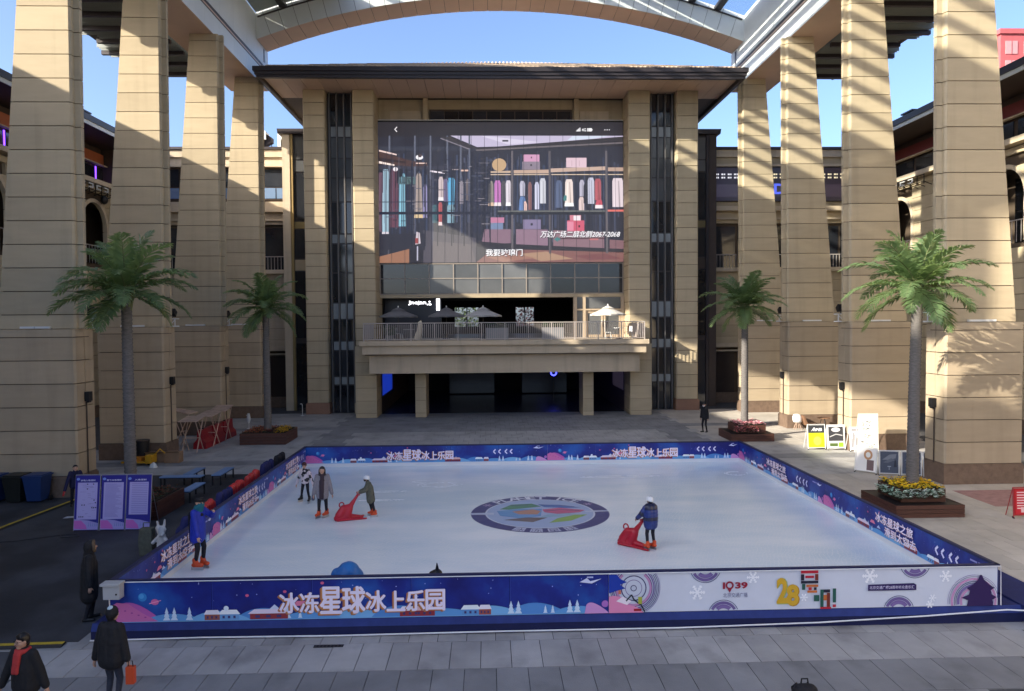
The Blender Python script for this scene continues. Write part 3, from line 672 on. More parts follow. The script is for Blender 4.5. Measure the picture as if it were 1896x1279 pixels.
for x, a, b, w0, w1, c, h in [(704,318,428,8,14,(118,84,104),None),(713,312,434,9,12,(150,188,206),(214,204,214)),(729,312,420,12,16,(122,66,88),None),(744,320,418,9,13,(118,186,208),None),(739,312,338,9,11,(34,32,44),None),(752,326,340,30,34,(86,116,120),None),
    (774,320,402,8,15,(172,152,142),(226,192,132)),(786,340,402,5,8,(150,140,190),None),(815,326,370,7,9,(206,184,184),(238,228,230)),(814,372,416,5,6,(192,78,80),(232,204,204)),(824,330,372,7,8,(140,124,170),None),(834,328,378,12,11,(60,172,218),None),(833,378,412,12,13,(128,172,190),None),(804,378,412,10,12,(60,110,120),None),(853,334,376,5,7,(152,140,152),None),(864,330,370,4,4,(120,104,104),None),
    (908,334,380,6,9,(152,142,130),(226,186,150)),(920,333,380,10,12,(204,108,192),(238,220,226)),(931,334,380,6,7,(92,86,92),None),(940,333,380,8,9,(218,206,216),(244,240,244)),
    (966,334,362,8,9,(190,186,206),None),(966,363,389,9,14,(92,132,190),None),(971,372,389,5,7,(236,190,176),None),(980,336,388,5,6,(152,98,94),None),(993,336,387,6,8,(206,206,232),None),(1004,329,376,9,11,(202,202,212),None),
    (1034,333,384,9,13,(92,106,142),None),(1053,331,381,12,16,(236,214,204),(250,246,248)),(1046,361,371,6,6,(40,140,140),None),(1077,332,363,7,9,(182,176,196),None),(1076,364,391,8,10,(222,194,188),None),(1085,338,376,8,10,(40,40,54),None),(1094,328,377,10,12,(196,196,216),None),(1107,330,370,10,12,(192,80,92),None),(1109,370,385,11,14,(216,58,88),(240,226,230)),(1144,329,383,18,20,(226,206,212),None)]:
    gar(x, a, b, w0, w1, c, 6, h)
for x in (761,786,809,835,858,882,906,1024,1050,1096,1118): r_(x-1, 300 if x < 910 else 395, x+1, 455, (24,26,50), 10 if x < 910 else 4)
for k in range(120):
    x = 702+random.random()*450; y0 = random.uniform(278,330); r_(x, y0, x+random.uniform(.5,1.3), random.uniform(y0+30,456), random.choice([(30,28,46),(44,42,62),(96,98,122),(58,62,92)]), 8 if x < 905 else 3)
for k in range(60):
    x = 702+random.random()*200; y0 = random.uniform(290,430); r_(x, y0, x+random.uniform(3,22), y0+random.uniform(.6,1.6), random.choice([(110,104,120),(40,38,56),(150,140,150),(86,92,118)]), 9)
r_(700,391,905,396,(30,30,58),10); r_(700,372,905,373.5,(40,42,70),10)
for x in (947,1017,1123): r_(x-2, 278, x+2, 470, (112,102,108), 11)
q([(905,319),(947,319),(947,315),(905,316)], (206,174,142), 9); q([(950,320),(1016,320),(1016,313),(950,314)], (204,168,142), 9); q([(1019,318),(1123,314),(1123,307),(1019,311)], (206,172,150), 9); r_(1126,309,1155,316,(196,160,136),9)
for a, b in ((905,946), (950,1015), (1020,1121), (1126,1155)): r_(a, 321.5, b, 323, (226,196,160), 9)
S.circ(*sp(923,304), .029, (206,166,112), 9, ry=.046)
r_(968,285,998,298,(216,150,190),10); r_(966,298,999,313,(150,132,150),10); r_(982,289,984,292,(50,40,50),11); r_(981,303,984,306,(50,40,50),11); r_(1048,291,1086,309,(226,190,202),10); r_(1058,296,1059,307,(196,160,172),11); r_(1072,296,1073,307,(196,160,172),11)
r_(920,389,1120,392,(112,112,108),12); r_(920,392,1120,397,(34,34,46),12); r_(1125,388,1155,391.5,(242,104,84),12)
r_(905,402,932,412,(204,120,160),7); r_(905,412,930,424,(120,140,180),7); r_(967,406,1000,424,(142,126,166),8); r_(981,413,985,417,(50,40,60),9); r_(1054,398,1075,409,(220,120,140),9); r_(1061,399,1074,408,(236,222,226),10); r_(1049,408,1081,428,(222,70,108),9); r_(1049,410,1061,427,(236,130,160),10); r_(1070,417,1073,421,(60,20,30),11)
q([(890,452),(946,450),(946,424),(895,424)], (150,112,132), 6); q([(954,452),(1013,455),(1013,425),(954,424)], (156,118,140), 6); q([(1023,456),(1118,460),(1118,430),(1023,426)], (152,112,124), 6); q([(1128,462),(1155,464),(1155,446),(1128,444)], (146,100,108), 6)
r_(1030,441,1118,443,(96,52,60),8); r_(1090,442,1107,445,(206,110,110),9); q([(1024,443),(1032,438),(1032,441),(1036,441),(1036,445),(1032,445),(1032,448)], (40,140,140), 9)
q([(860,455),(1155,470),(1155,462),(950,452),(880,446)], (56,48,58), 7); q([(880,486),(1153,486),(1155,468),(960,462),(900,470)], (150,94,86), 7); q([(960,470),(1010,466),(1060,480),(1000,484)], (186,142,106), 8); q([(900,476),(950,470),(990,478),(930,485)], (176,120,96), 8); q([(1060,474),(1120,470),(1150,480),(1090,482)], (138,74,74), 8)
r_(703,432,786,462,(50,46,62),8); q([(703,486),(757,486),(757,460),(703,474)], (172,114,74), 9); r_(757,462,783,486,(44,36,48),9); r_(771,455,774,482,(190,186,210),10); q([(768,452),(778,450),(776,430),(770,428)], (206,190,200), 10); r_(768,440,774,450,(176,60,60),11)
q([(783,486),(880,486),(880,440),(783,425)], (92,84,96), 7); q([(800,486),(880,486),(870,452),(800,446)], (110,98,104), 8)
for t_, x0, x1, y1, y0, sh in (('万达广场二层北侧2067-2068', 998, 1146, 440, 427.5, .25), ('我要玻璃门', 898, 966, 474, 461, 0)):
    a = sp(x0, y1); b = sp(x1, y1); c = sp(x0, y0); v_, f_, X0, X1, Y0, Y1 = text_tris(t_, .016)
    for dx, dy, cc, l in ((.0022, -.005, (40,34,44), 15), (0, 0, (246,244,246), 16)):
        o = len(S.v); kx = (b[0]-a[0])/(X1-X0); ky = (c[1]-a[1])/(Y1-Y0)
        S.v += [(a[0]+dx+(p[0]-X0)*kx+sh*(p[1]-Y0)*ky*.57, a[1]+dy+(p[1]-Y0)*ky, l) for p in v_]; S.f += [tuple(i+o for i in t) for t in f_]; S.c += [lin(cc)]*len(f_)
S.line([sp(733.5,234), sp(729.5,238.5), sp(733.5,243)], .004, (236,230,232), 12)
for k in range(4): r_(1066+k*2.4, 242-k*1.8-1.5, 1067.8+k*2.4, 242, (246,244,246), 12)
r_(1088,236,1096.5,242,(246,244,246),12); r_(1097,238,1098,240,(246,244,246),12)
S.text('4G', *sp(1077.5,242), .022, (240,238,240), 12, .02, w=.018)
for k in range(3): S.circ(*sp(1121+k*4.2,239), .0022, (236,232,236), 12, ry=.004, n=10)
for k in range(19): r_(700+k*24.4, 225, 700.7+k*24.4, 486, (30,28,40), 18)
S.c = [tuple(min(1, (v*.72+.28*(c[0]*.3+c[1]*.5+c[2]*.2))**1.15*1.08) for v in c) for c in S.c]
S.build('display', LED, (-8.0+.04, 54.855, 10.9), (18.06,0,0), (0,0,10.3), SCR, step=.0012)

# ------------------------------------------------------------------ side buildings
ORANGE = mat('orange_band', (.42, .12, .05), .6); PURPLE = mat('purple_led', (.20, .06, 1), .5, emis=1.3, var=0)
REDB = mat('dark_red_panel', (.16, .03, .03), .6)
def side_building(s):
    X = lambda d: XC+s*d
    t = thing('side_building', 'three storey tan arcade building behind the %s columns' % SIDE[s], 'building', (X(28.8), 30, 0), 'arcade buildings along the sides')
    w_ = MB().box(X(29.0), X(29.3), -40, 57.3, 0, 10.8).box(X(30.6), X(45), -40, 57.3, 10.8, 16.3).box(X(29.02), X(30.6), -40, 57.3, 15.2, 16.3).build('wall', JOINT, t)
    cs = [53.0, 42.0, 31.0]; k = 0; z = .8
    BOX('plinth', PLINTH, w_, X(28.75), X(28.99), -40, 57.4, 0, .8)
    while z < 16.2:
        z1 = min(z+.885, 16.25)
        segs = [(-40, 57.5)]
        if z1 > 10.9 and z < 15.1:
            segs = []; y = 57.5
            for c in cs: segs.append((c+1.6, y)); y = c-1.6
            segs.append((-40, y))
        for a, b in segs: MB().box(X(28.8), X(29.01), a, b, z+.018, z1-.018).build('stone_panel', STONE, w_)
        z = z1
    for c in cs:
        # arched opening: spandrels, trim, floor, railing, dark room behind
        arc = [(c+1.6*cos(a*pi/16), 13.5+1.6*sin(a*pi/16)) for a in range(17)]
        for h in (0, 1):
            pts = arc[:9] if h == 0 else arc[8:]
            sp_ = MB(); y_ = c+1.6 if h == 0 else c-1.6
            for a, b in zip(pts, pts[1:]): sp_.prism([a, b, (b[0], 15.14), (a[0], 15.14)], 'x', X(28.805), X(29.0))
            sp_.build('spandrel', STONE, w_)
        tr = MB()
        for a in range(16):
            A = [(c+r*cos(q_*pi/16), 13.5+r*sin(q_*pi/16)) for r, q_ in ((1.6,a),(1.85,a),(1.85,a+1),(1.6,a+1))]; tr.prism(A, 'x', X(28.72), X(28.80))
        tr.box(X(28.72), X(28.8), c+1.6, c+1.85, 10.9, 13.5).box(X(28.72), X(28.8), c-1.85, c-1.6, 10.9, 13.5).build('arch_trim', STONE2, w_)
        ar = MB().box(X(29.3), X(30.59), c-1.6, c+1.6, 10.7, 10.8).build('loggia_floor', DARKBROWN, w_)
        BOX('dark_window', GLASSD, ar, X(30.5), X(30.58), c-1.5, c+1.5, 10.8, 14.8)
        rl = MB()
        for q_ in range(9): yy = c-1.5+q_*.375; rl.box(X(28.95), X(28.98), yy-.012, yy+.012, 10.85, 12.1)
        rl.box(X(28.94), X(28.99), c-1.58, c+1.58, 12.08, 12.13).build('railing', RAILM, ar)
    for y in (47.3, 36.3, 57.2):
        BOX('downpipe', DARK, w_, X(28.62), X(28.78), y-.08, y+.08, .8, 16.2)
        BOX('pilaster', STONE2, w_, X(28.6), X(28.795), y-.75, y-.15, .82, 16.25)
    BOX('end_wall', DARKBROWN, t, X(28.81), X(45), 57.32, 57.49, 0, 19.75)
    BOX('cornice', STONE2, t, X(28.2), X(31), -40, 57.6, 16.3, 16.62)
    at = MB().box(X(30.4), X(45), -40, 57.4, 16.62, 19.75).build('attic', DARKBROWN, t)
    BOX('band', ORANGE if s < 0 else REDB, at, X(30.2), X(30.39), -10, 57.3, 18.45, 19.3)
    BOX('band_lip', STONE2, at, X(29.9), X(30.2), -10, 57.3, 18.38, 18.46)
    y = 30.5
    while y < 57:
        BOX('attic_window', GLASSD, at, X(30.3), X(30.38), y, y+2.2, 16.9, 18.3)
        if s < 0: BOX('purple_strip', PURPLE, at, X(30.26), X(30.3), y-.28, y-.16, 16.9, 18.3)
        y += 2.6
    BOX('soffit', DARKBROWN, t, X(27.5), X(45), -40, 57.8, 19.76, 19.95)
    BOX('eave', DARK, t, X(27.35), X(45.2), -40, 57.9, 20.0, 20.4)
    BOX('gutter_line', ALU, t, X(27.42), X(27.5), -40, 57.8, 19.75, 19.99)
    for y in (50.3, 46.2): BOX('roof_vent', DARK, t, X(28.2), X(29.6), y, y+1.1, 20.4, 20.75); BOX('vent_cap', DARK, t, X(28.0), X(29.8), y-.15, y+1.25, 20.8, 20.9)
    # row of small projecting lamps and letter signs under the cornice
    sg = thing('fascia_sign', 'dark iron sign frame with pale letters under the %s cornice' % SIDE[s], 'sign', (X(28.5), 52, 15.9), 'iron sign frames')
    f_ = MB()
    for y in np.arange(49.0, 55.6, .8): f_.box(X(28.2), X(28.24), y, y+.05, 15.6, 16.28).tube([(X(28.22), y, 15.75), (X(28.75), y, 15.55)], .025, 6)
    f_.box(X(28.2), X(28.24), 49.0, 55.6, 15.75, 15.8).box(X(28.2), X(28.24), 49.0, 55.6, 16.2, 16.25).build('frame', BLACK, sg)
    for k in range(5):
        y = 50.2+k*1.0; l = MB().box(X(28.1), X(28.16), y, y+.55, 15.86, 15.93).box(X(28.1), X(28.16), y, y+.55, 16.1, 16.17).box(X(28.1), X(28.16), y+(.45 if k % 2 else 0), y+(.55 if k % 2 else .1), 15.94, 16.09); l.build('letter', WHITEM, sg)
    MB().ell((X(28.35), 53.6, 15.35), (.25,.3,.3), 10, 8).tube([(X(28.35), 53.6, 15.6), (X(28.75), 53.6, 15.7)], .04, 6).build('lantern', BLACK, sg)
    # link wing facing the plaza
    a0, a1 = sorted((X(14.3), X(28.7)))
    L = thing('link_wing', 'flat roofed link wing between the %s arcade and the entrance building' % SIDE[s], 'building', (X(21), 58, 0), 'link wings')
    ww = MB().box(a0, a1, 57.75, 60, 0, 19.2).build('wall', JOINT, L)
    z = .8; BOX('plinth', PLINTH, ww, a0, a1, 57.4, 57.74, 0, .8)
    while z < 19.1:
        z1 = min(z+.885, 19.2)
        if not (10.5 < z+.4 < 13.9 or 15.95 < z+.4 < 18.4 or z < 4.0): MB().box(a0, a1, 57.5, 57.76, z+.01, z1-.01).build('stone_panel', STONE2 if s < 0 else STONE, ww)
        z = z1
    for zz, hh, pr_ in ((15.0, .35, .5), (14.35, .14, .25), (10.3, .3, .45), (4.4, .3, .4), (4.05, .12, .2), (18.45, .2, .3)): BOX('ledge', STONE2, ww, a0, a1, 57.5-pr_, 57.745, zz, zz+hh)
    BOX('parapet', STONE2, L, a0-.1, a1+.1, 57.3, 60.2, 19.2, 19.75); BOX('coping', DARK, L, a0-.2, a1+.2, 57.15, 60.3, 19.76, 19.95)
    n = 7; wd = (a1-a0)/n
    for k in range(n):
        xa = a0+k*wd
        wn = MB().box(xa+.1, xa+wd-.1, 57.68, 57.74, 15.98, 18.4).build('window', DARKBROWN, ww)
        if s < 0:
            BOX('pane', mat('blue_glass', (.16, .24, .38), .15, spec=.6), wn, xa+.16, xa+wd/2-.04, 57.62, 57.67, 16.1, 16.9); BOX('pane', mat('blue_glass', (0,0,0)), wn, xa+wd/2+.04, xa+wd-.16, 57.62, 57.67, 16.1, 16.9); BOX('pane', GLASSD, wn, xa+.16, xa+wd-.16, 57.62, 57.67, 17.0, 18.3)
        lg = MB().box(xa+.1, xa+wd-.1, 57.7, 57.745, 10.62, 13.85).build('loggia_window', GLASSD, ww)
        rl = MB()
        for q_ in range(8): xx = xa+.15+q_*(wd-.3)/7; rl.box(xx-.015, xx+.015, 57.3, 57.33, 10.62, 11.6)
        rl.box(xa+.1, xa+wd-.1, 57.29, 57.34, 11.58, 11.64).build('railing', RAILM, ww)
        BOX('shop_door', mat('shop_front_brown', (.04, .03, .028), .3), ww, xa+.15, xa+wd-.15, 57.6, 57.745, .05, 3.95)
    if s > 0:
        for k, (xs_, col_, tx) in enumerate(((18.6, (24,19,36), ''), (22.7, (16,13,30), 'ID'), (27.0, (26,12,24), ''))):
            sb = thing('shop_sign', 'bulb studded shop sign board on the right link wing, %s' % ('left', 'middle', 'right')[k], 'sign', (xs_, 57.4, 15.8), 'bulb sign boards')
            BOX('board', BLACK, sb, xs_-1.6, xs_+1.6, 57.3, 57.49, 15.75, 18.4)
            p_ = Print().rect(0,0,1,1,col_,0).rect(.1,.12,.9,.5,tuple(min(255, c+25) for c in col_),1)
            for j in range(6):
                for z_ in (.68, .78): p_.rect(.07+.16*j, z_, .12+.16*j, z_+.045, (255,236,190) if k else (235,235,245), 2); p_.rect(.135+.16*j, z_, .165+.16*j, z_+.045, (255,240,200) if k else (235,235,245), 2)
            if tx: p_.text(tx, .3, .2, .32, (90,110,255) if k == 1 else (150,70,110), 3, .03, w=.4)
            p_.build('lit_face', sb, (xs_-1.55, 57.29, 15.8), (3.1,0,0), (0,0,2.55), SCR)
    else:
        for k, x in enumerate((-17.4, -16.0)):
            v_ = thing('rooftop_unit', 'white rooftop ventilation unit on the left link wing, %s' % ('left', 'right')[k], 'vent', (x, 58.5, 19.95), 'rooftop units')
            MB().prism([(x-.15,19.95),(x-.15,21.3),(x+.2,21.45),(x+.35,21.3),(x+.35,20.7),(x+.1,20.7),(x+.1,19.95)], 'y', 58, 59).build('casing', WHITEM, v_)
            MB().prism([(x+.1,20.2),(x+.75,20.55),(x+.75,20.9),(x+.1,21.3)], 'y', 58.2, 58.8).build('hood', DARK, v_); BOX('leg', DARK, v_, x+.65, x+.7, 58.45, 58.5, 19.95, 20.6)
    # narrow dark glass tower beside the entrance building
    b0, b1 = (-15.05, -12.96) if s < 0 else (15.2, 17.2)
    T = thing('glass_tower', 'narrow dark glazed stair tower beside the %s outer pier' % SIDE[s], 'tower', ((b0+b1)/2, 56, 0), 'stair towers')
    BOX('core', DARK, T, b0+.05, b1-.02, 55.4, 57.1, 0, 20.4)
    e0 = b0 if s < 0 else b1
    BOX('corner_pilaster', STONE2 if s < 0 else DARKBROWN, T, e0, e0-s*.55, 55.15, 57.2, 0, 20.4); BOX('corner_strip', mat('ochre_strip', (.35,.25,.1), .6) if s < 0 else DARK, T, e0-s*.56, e0-s*.74, 55.2, 57.2, 0, 20.4)
    for z0, z1, m_ in ((.2, 5.0, GLASSD), (5.4, 10.3, GLASSD), (10.4, 11.2, STONE if s < 0 else DARKBROWN), (11.3, 13.4, GLASSD), (13.5, 14.0, mat('olive_panel', (.2,.16,.07), .6)), (14.1, 17.6, GLASSD), (17.7, 18.5, GLASSG), (18.6, 20.2, GLASSG)):
        BOX('panel', m_, T, min(e0-s*.78, (b1 if s < 0 else b0)), max(e0-s*.78, (b1 if s < 0 else b0)), 55.32, 55.39, z0, z1)
    MB().prism([(b0-.25 if s < 0 else b0, 20.4), (b1 if s < 0 else b1+.25, 20.4), (b1 if s < 0 else b1+.3, 20.75), (b0-.3 if s < 0 else b0, 20.75)], 'y', 54.95, 57.4).build('eave', DARK, T)
side_building(-1); side_building(1)
# unseen block added left behind the camera, stepped to shade the near right
t = thing('shade_block', 'unseen tan block added behind the left arcade to shade the near right', 'building', (-55, -12, 0))
BOX('body', STONE, t, -74, -47.4, -22, -4.5, 0, 35.6); BOX('parapet', STONE2, t, -74.2, -47.3, -22.2, -4.3, 35.6, 36.2); BOX('lower_body', STONE, t, -47.29, -37, -22, -4.5, 0, 34.5)
# distant red tower block
t = thing('red_tower', 'distant pinkish red tower block with a grid of windows', 'building', (92, 125, 0))
BOX('body', mat('red_render', (.40, .09, .10), .8), t, 84.5, 104, 120, 134, 0, 53)
RW = mat('pale_window', (.45, .25, .26), .3)
for i in range(6):
    for j in range(6):
        wn = MB().box(85.3+i*3.1, 87.3+i*3.1, 119.9, 119.99, 34+j*3.15, 36.1+j*3.15).build('window', RW, t)
        MB().box(85.3+i*3.1+.95, 85.3+i*3.1+1.05, 119.85, 119.895, 34+j*3.15, 36.1+j*3.15).build('mullion', mat('red_render', (0,0,0)), wn)
BOX('parapet', mat('red_render', (0,0,0)), t, 84.2, 104.3, 119.7, 134.3, 53, 53.8)
# ------------------------------------------------------------------ ice rink
RX0, RX1, RY0, RY1, ZT, ZI = -7.91, 10.98, 15.47, 31.81, 1.25, .35
NAVY = mat('navy_carpet', (.010, .018, .11), .85, var=.18, scale=3, bump=.3, bscale=200)
NAVYR = mat('navy_rail', (.012, .015, .07), .5)
def ice_mat():
    m = bpy.data.materials.new('ice'); m.use_nodes = True; n = m.node_tree; N = n.nodes; L = n.links; b = N['Principled BSDF']
    g = N.new('ShaderNodeNewGeometry'); mp = N.new('ShaderNodeMapping'); mp.inputs['Scale'].default_value = (.18, .5, 1); L.new(g.outputs['Position'], mp.inputs[0])
    a = N.new('ShaderNodeTexNoise'); a.inputs['Scale'].default_value = 1.1; a.inputs['Detail'].default_value = 7; a.inputs['Roughness'].default_value = .6; L.new(mp.outputs[0], a.inputs[0])
    r = N.new('ShaderNodeValToRGB'); e = r.color_ramp.elements; e[0].position = .36; e[0].color = (.66, .79, .87, 1); e[1].position = .66; e[1].color = (.92, .955, .965, 1); L.new(a.outputs[0], r.inputs[0])
    # fine skate scratches: thin bands of two warped waves
    mix = r.outputs[0]
    for ang, sc, am in ((.4, 3.1, .6), (-.9, 2.3, .5), (1.9, 4.0, .45)):
        m2 = N.new('ShaderNodeMapping'); m2.inputs['Rotation'].default_value = (0, 0, ang); L.new(g.outputs['Position'], m2.inputs[0])
        wv = N.new('ShaderNodeTexWave'); wv.inputs['Scale'].default_value = sc; wv.inputs['Distortion'].default_value = 14; wv.inputs['Detail'].default_value = 4; wv.inputs['Detail Scale'].default_value = .5; L.new(m2.outputs[0], wv.inputs[0])
        rr = N.new('ShaderNodeValToRGB'); f = rr.color_ramp.elements; f[0].position = .93; f[0].color = (0,0,0,1); f[1].position = 1; f[1].color = (1,1,1,1); L.new(wv.outputs['Fac'], rr.inputs[0])
        mu = N.new('ShaderNodeMath'); mu.operation = 'MULTIPLY'; mu.inputs[1].default_value = am; L.new(rr.outputs[0], mu.inputs[0])
        mx = N.new('ShaderNodeMix'); mx.data_type = 'RGBA'; L.new(mu.outputs[0], mx.inputs[0]); L.new(mix, mx.inputs[6]); mx.inputs[7].default_value = (.95, .96, .97, 1); mix = mx.outputs[2]
    L.new(mix, b.inputs['Base Color']); b.inputs['Specular IOR Level'].default_value = .45
    ro = N.new('ShaderNodeMapRange'); ro.inputs[3].default_value = .08; ro.inputs[4].default_value = .34; L.new(a.outputs[0], ro.inputs[0]); L.new(ro.outputs[0], b.inputs['Roughness'])
    a2 = N.new('ShaderNodeTexNoise'); a2.inputs['Scale'].default_value = 9; a2.inputs['Detail'].default_value = 4; L.new(g.outputs['Position'], a2.inputs[0])
    bp = N.new('ShaderNodeBump'); bp.inputs['Strength'].default_value = .07; bp.inputs['Distance'].default_value = .02; L.new(a2.outputs[0], bp.inputs['Height']); L.new(bp.outputs[0], b.inputs['Normal'])
    return m
ICE = ice_mat()
plat = thing('rink_platform', 'navy carpeted platform that carries the ice rink', 'platform', (1.5, 23.6, 0))
BOX('deck', NAVY, plat, -8.3, 11.5, 15.46, 32.3, 0, .33, bevel=.01)
BOX('side_step', NAVY, plat, 11.52, 12.55, 14.75, 32.3, 0, .36, bevel=.02)
MB().prism([(15.37,0),(15.455,0),(15.455,.2),(15.37,.2)], 'x', -8.3, 11.5).build('front_fascia', mat('navy_carpet_shade', (.006, .010, .06), .85, var=.15, scale=4), plat); MB().prism([(15.365,.203),(15.455,.203),(15.455,.345),(15.44,.345)], 'x', -8.3, 11.5).build('front_ledge', mat('navy_carpet_lit', (.018, .035, .17), .8, var=.15, scale=4), plat)  # one carpet: ledge coloured lighter as if lit, fascia darker as if shaded
ice = struct(MB().box(RX0+.02, RX1-.02, RY0+.02, RY1-.02, .332, ZI).build('ice', ICE))
# ---- print on the barriers
def bmat():
    m = bpy.data.materials.new('banner_blue'); m.use_nodes = True; n = m.node_tree; N = n.nodes; L = n.links; b = N['Principled BSDF']
    g = N.new('ShaderNodeNewGeometry'); a = N.new('ShaderNodeTexNoise'); a.inputs['Scale'].default_value = .9; a.inputs['Detail'].default_value = 5; L.new(g.outputs['Position'], a.inputs[0])
    r = N.new('ShaderNodeValToRGB'); e = r.color_ramp.elements; e[0].position = .34; e[0].color = (.012, .014, .15, 1); e[1].position = .68; e[1].color = (.02, .10, .42, 1)
    e2 = r.color_ramp.elements.new(.5); e2.color = (.015, .028, .25, 1)
    bp = N.new('ShaderNodeBump'); bp.inputs['Strength'].default_value = .5; bp.inputs['Distance'].default_value = .03; no = N.new('ShaderNodeTexNoise'); no.inputs['Scale'].default_value = 2.2; L.new(g.outputs['Position'], no.inputs[0]); L.new(no.outputs[0], bp.inputs['Height']); L.new(bp.outputs[0], b.inputs['Normal'])
    L.new(a.outputs[0], r.inputs[0]); L.new(r.outputs[0], b.inputs['Base Color']); b.inputs['Roughness'].default_value = .38; b.inputs['Specular IOR Level'].default_value = .35
    return m
BANNER = bmat()
def hill(P, u0, u1, h, c, lay, H, skew=.5, n=14):
    P.poly([(u0, 0)]+[(u0+(u1-u0)*k/n, H*h*sin(pi*(k/n)**skew)**.8) for k in range(1, n)]+[(u1, 0)], c, lay)
def pine(P, u, v, h, c=(205,225,245), lay=5):
    for k in range(3): P.poly([(u-h*.28*(1-k*.25), v+h*.28*k), (u+h*.28*(1-k*.25), v+h*.28*k), (u, v+h*(.5+.25*k))], c, lay)
def house(P, u, v, wd, h, roof, wall, lay=5):
    P.rect(u, v, u+wd, v+h*.55, wall, lay); P.poly([(u-wd*.06, v+h*.55), (u+wd*1.06, v+h*.55), (u+wd*.88, v+h), (u+wd*.12, v+h)], roof, lay+1)
    for k in range(3): P.rect(u+wd*(.14+.28*k), v+h*.15, u+wd*(.26+.28*k), v+h*.4, (70,60,110), lay+1)
def chevrons(P, u, v, h, n=4):
    for k in range(n):
        x = u+k*h*1.15+(h*.3 if k > 1 else 0)
        P.line([(x+h*.5, v+h), (x, v+h/2), (x+h*.5, v)], h*.28, (225,225,250), 4)
        P.line([(x-h*.15, v+h), (x-h*.55, v+h/2), (x-h*.15, v)], h*.08, (90,80,170), 3)
def shadow_text(P, t, u, v, h, wd, lay=8):
    P.text(t, u-.09*h, v-.06*h, h, (176,112,66), lay, w=wd, fat=.03); P.text(t, u-.045*h, v-.03*h, h, (196,134,84), lay+1, w=wd, fat=.03); P.text(t, u, v, h, (238,228,248), lay+2, w=wd, fat=.028)
def scene_print(L, H, title, chev=True):
    P = Print(); s = H/.8
    hill(P, -.7*s+.72*s, 1.0*s, .50, (188,96,176), 3, H, .6); P.poly([(0,0),(.0,.33*s),(.12*s,.40*s),(.35*s,.37*s),(.62*s,.18*s),(.95*s,0)], (206,112,172), 4)
    for k in range(5): P.circ(.15*s+.13*s*k, (.28-.045*k)*s, .022*s, (160,70,150), 5, ry=.014*s)
    P.circ(.62*s, .50*s, .085*s, (58,136,206), 3); P.circ(.60*s, .52*s, .05*s, (84,164,222), 4); P.circ(.86*s, .40*s, .075*s, (214,112,168), 3, ry=.06*s); P.line([(.75*s,.37*s),(.98*s,.43*s)], .015*s, (240,160,200), 4)
    u = .6*s; k = 0
    while u < L-.3:
        wd = 1.25*s; hill(P, u, min(u+wd, L), .20+.05*(k % 3), ((96,156,214),(120,178,226),(84,140,206))[k % 3], 3+k % 2, H, .9); u += .9*s; k += 1
    P.rect(0, 0, L, .015*s, (120,170,222), 5)
    for q_ in (.11, .125, .155, .34, .35, .375, .62, .63, .80, .815, .87, .885, .92, .935): pine(P, L*q_, .03*s, (.16+.05*((q_*1000) % 3))*s)
    for q_, wd, rf, wl in ((.185,.30,(236,232,244),(150,90,80)),(.215,.38,(240,244,250),(110,160,210)),(.275,.75,(228,214,232),(140,56,64)),(.575,.42,(236,232,244),(150,52,60)),(.605,.4,(230,190,190),(150,52,60)),(.70,.36,(236,244,250),(96,150,206)),(.735,.24,(240,236,246),(160,84,76))): house(P, L*q_, .02*s, wd*s, .20*s, rf, wl)
    P.circ(L*.228, .25*s, .05*s, (226,236,248), 6); P.poly([(L*.31,.18*s),(L*.31+.28*s,.18*s),(L*.31+.14*s,.31*s)], (206,216,238), 4); P.poly([(L*.405,.20*s),(L*.405+.24*s,.20*s),(L*.405+.12*s,.30*s)], (196,206,236), 4)
    P.poly([(L*.36,.27*s),(L*.36+.34*s,.27*s),(L*.36+.25*s,.37*s),(L*.36+.09*s,.37*s)], (226,130,160), 4)
    random.seed(int(L*100))
    for k in range(34): a = random.uniform(0, L); b = random.uniform(.45, .97)*H; P.circ(a, b, random.uniform(.005, .012)*s, (170,180,240), 2, n=6)
    for a, b in ((.27, .62), (.345, .70), (.42, .9)): P.circ(L*a, b*H, .035*s, (214,98,140), 3, ry=.028*s)
    P.poly([(L*.94,.80*H),(L*.955,.90*H),(L*.962,.82*H),(L*.985,.88*H),(L*.965,.76*H)], (214,218,246), 4)
    P.circ(L*.992, .24*H, .07*s, (170,110,190), 6); hill(P, L*.95, L, .28, (206,150,206), 6, H)
    k = 1
    while k*2.08 < L-.3: P.line([(k*2.08, 0), (k*2.08, H)], .009, (18,22,84), 1.5); P.line([(k*2.08+.012, 0), (k*2.08+.012, H)], .006, (70,90,180), 1.5); k += 1
    if title == 1:
        v = .17*H; u = L*.335
        for t, h, wd in (('冰', .50, .375), ('冻', .50, .375), ('星', .66, .415), ('球', .66, .44), ('冰', .52, .39), ('上', .50, .355), ('乐', .50, .37), ('园', .52, .37)):
            shadow_text(P, t, u, v-(0 if h < .6 else .03)*H, h*H, wd*s); u += (wd+.025)*s
        if chev: chevrons(P, L*.775, .47*H, .22*s)
        P.rect(L*.955, .90*H, L*.968, .94*H, (180,185,230), 4)
    else:
        shadow_text(P, '冰冻星球之旅', L*.40, .52*H, .36*H, 2.1*s); shadow_text(P, '滑到太空去', L*.46, .12*H, .34*H, 1.7*s); chevrons(P, L*.74, .42*H, .24*s)
        P.rect(L*.90, .80*H, L*.93, .86*H, (150,150,210), 4); P.rect(L*.935, .82*H, L*.955, .87*H, (150,150,210), 4)
    return P
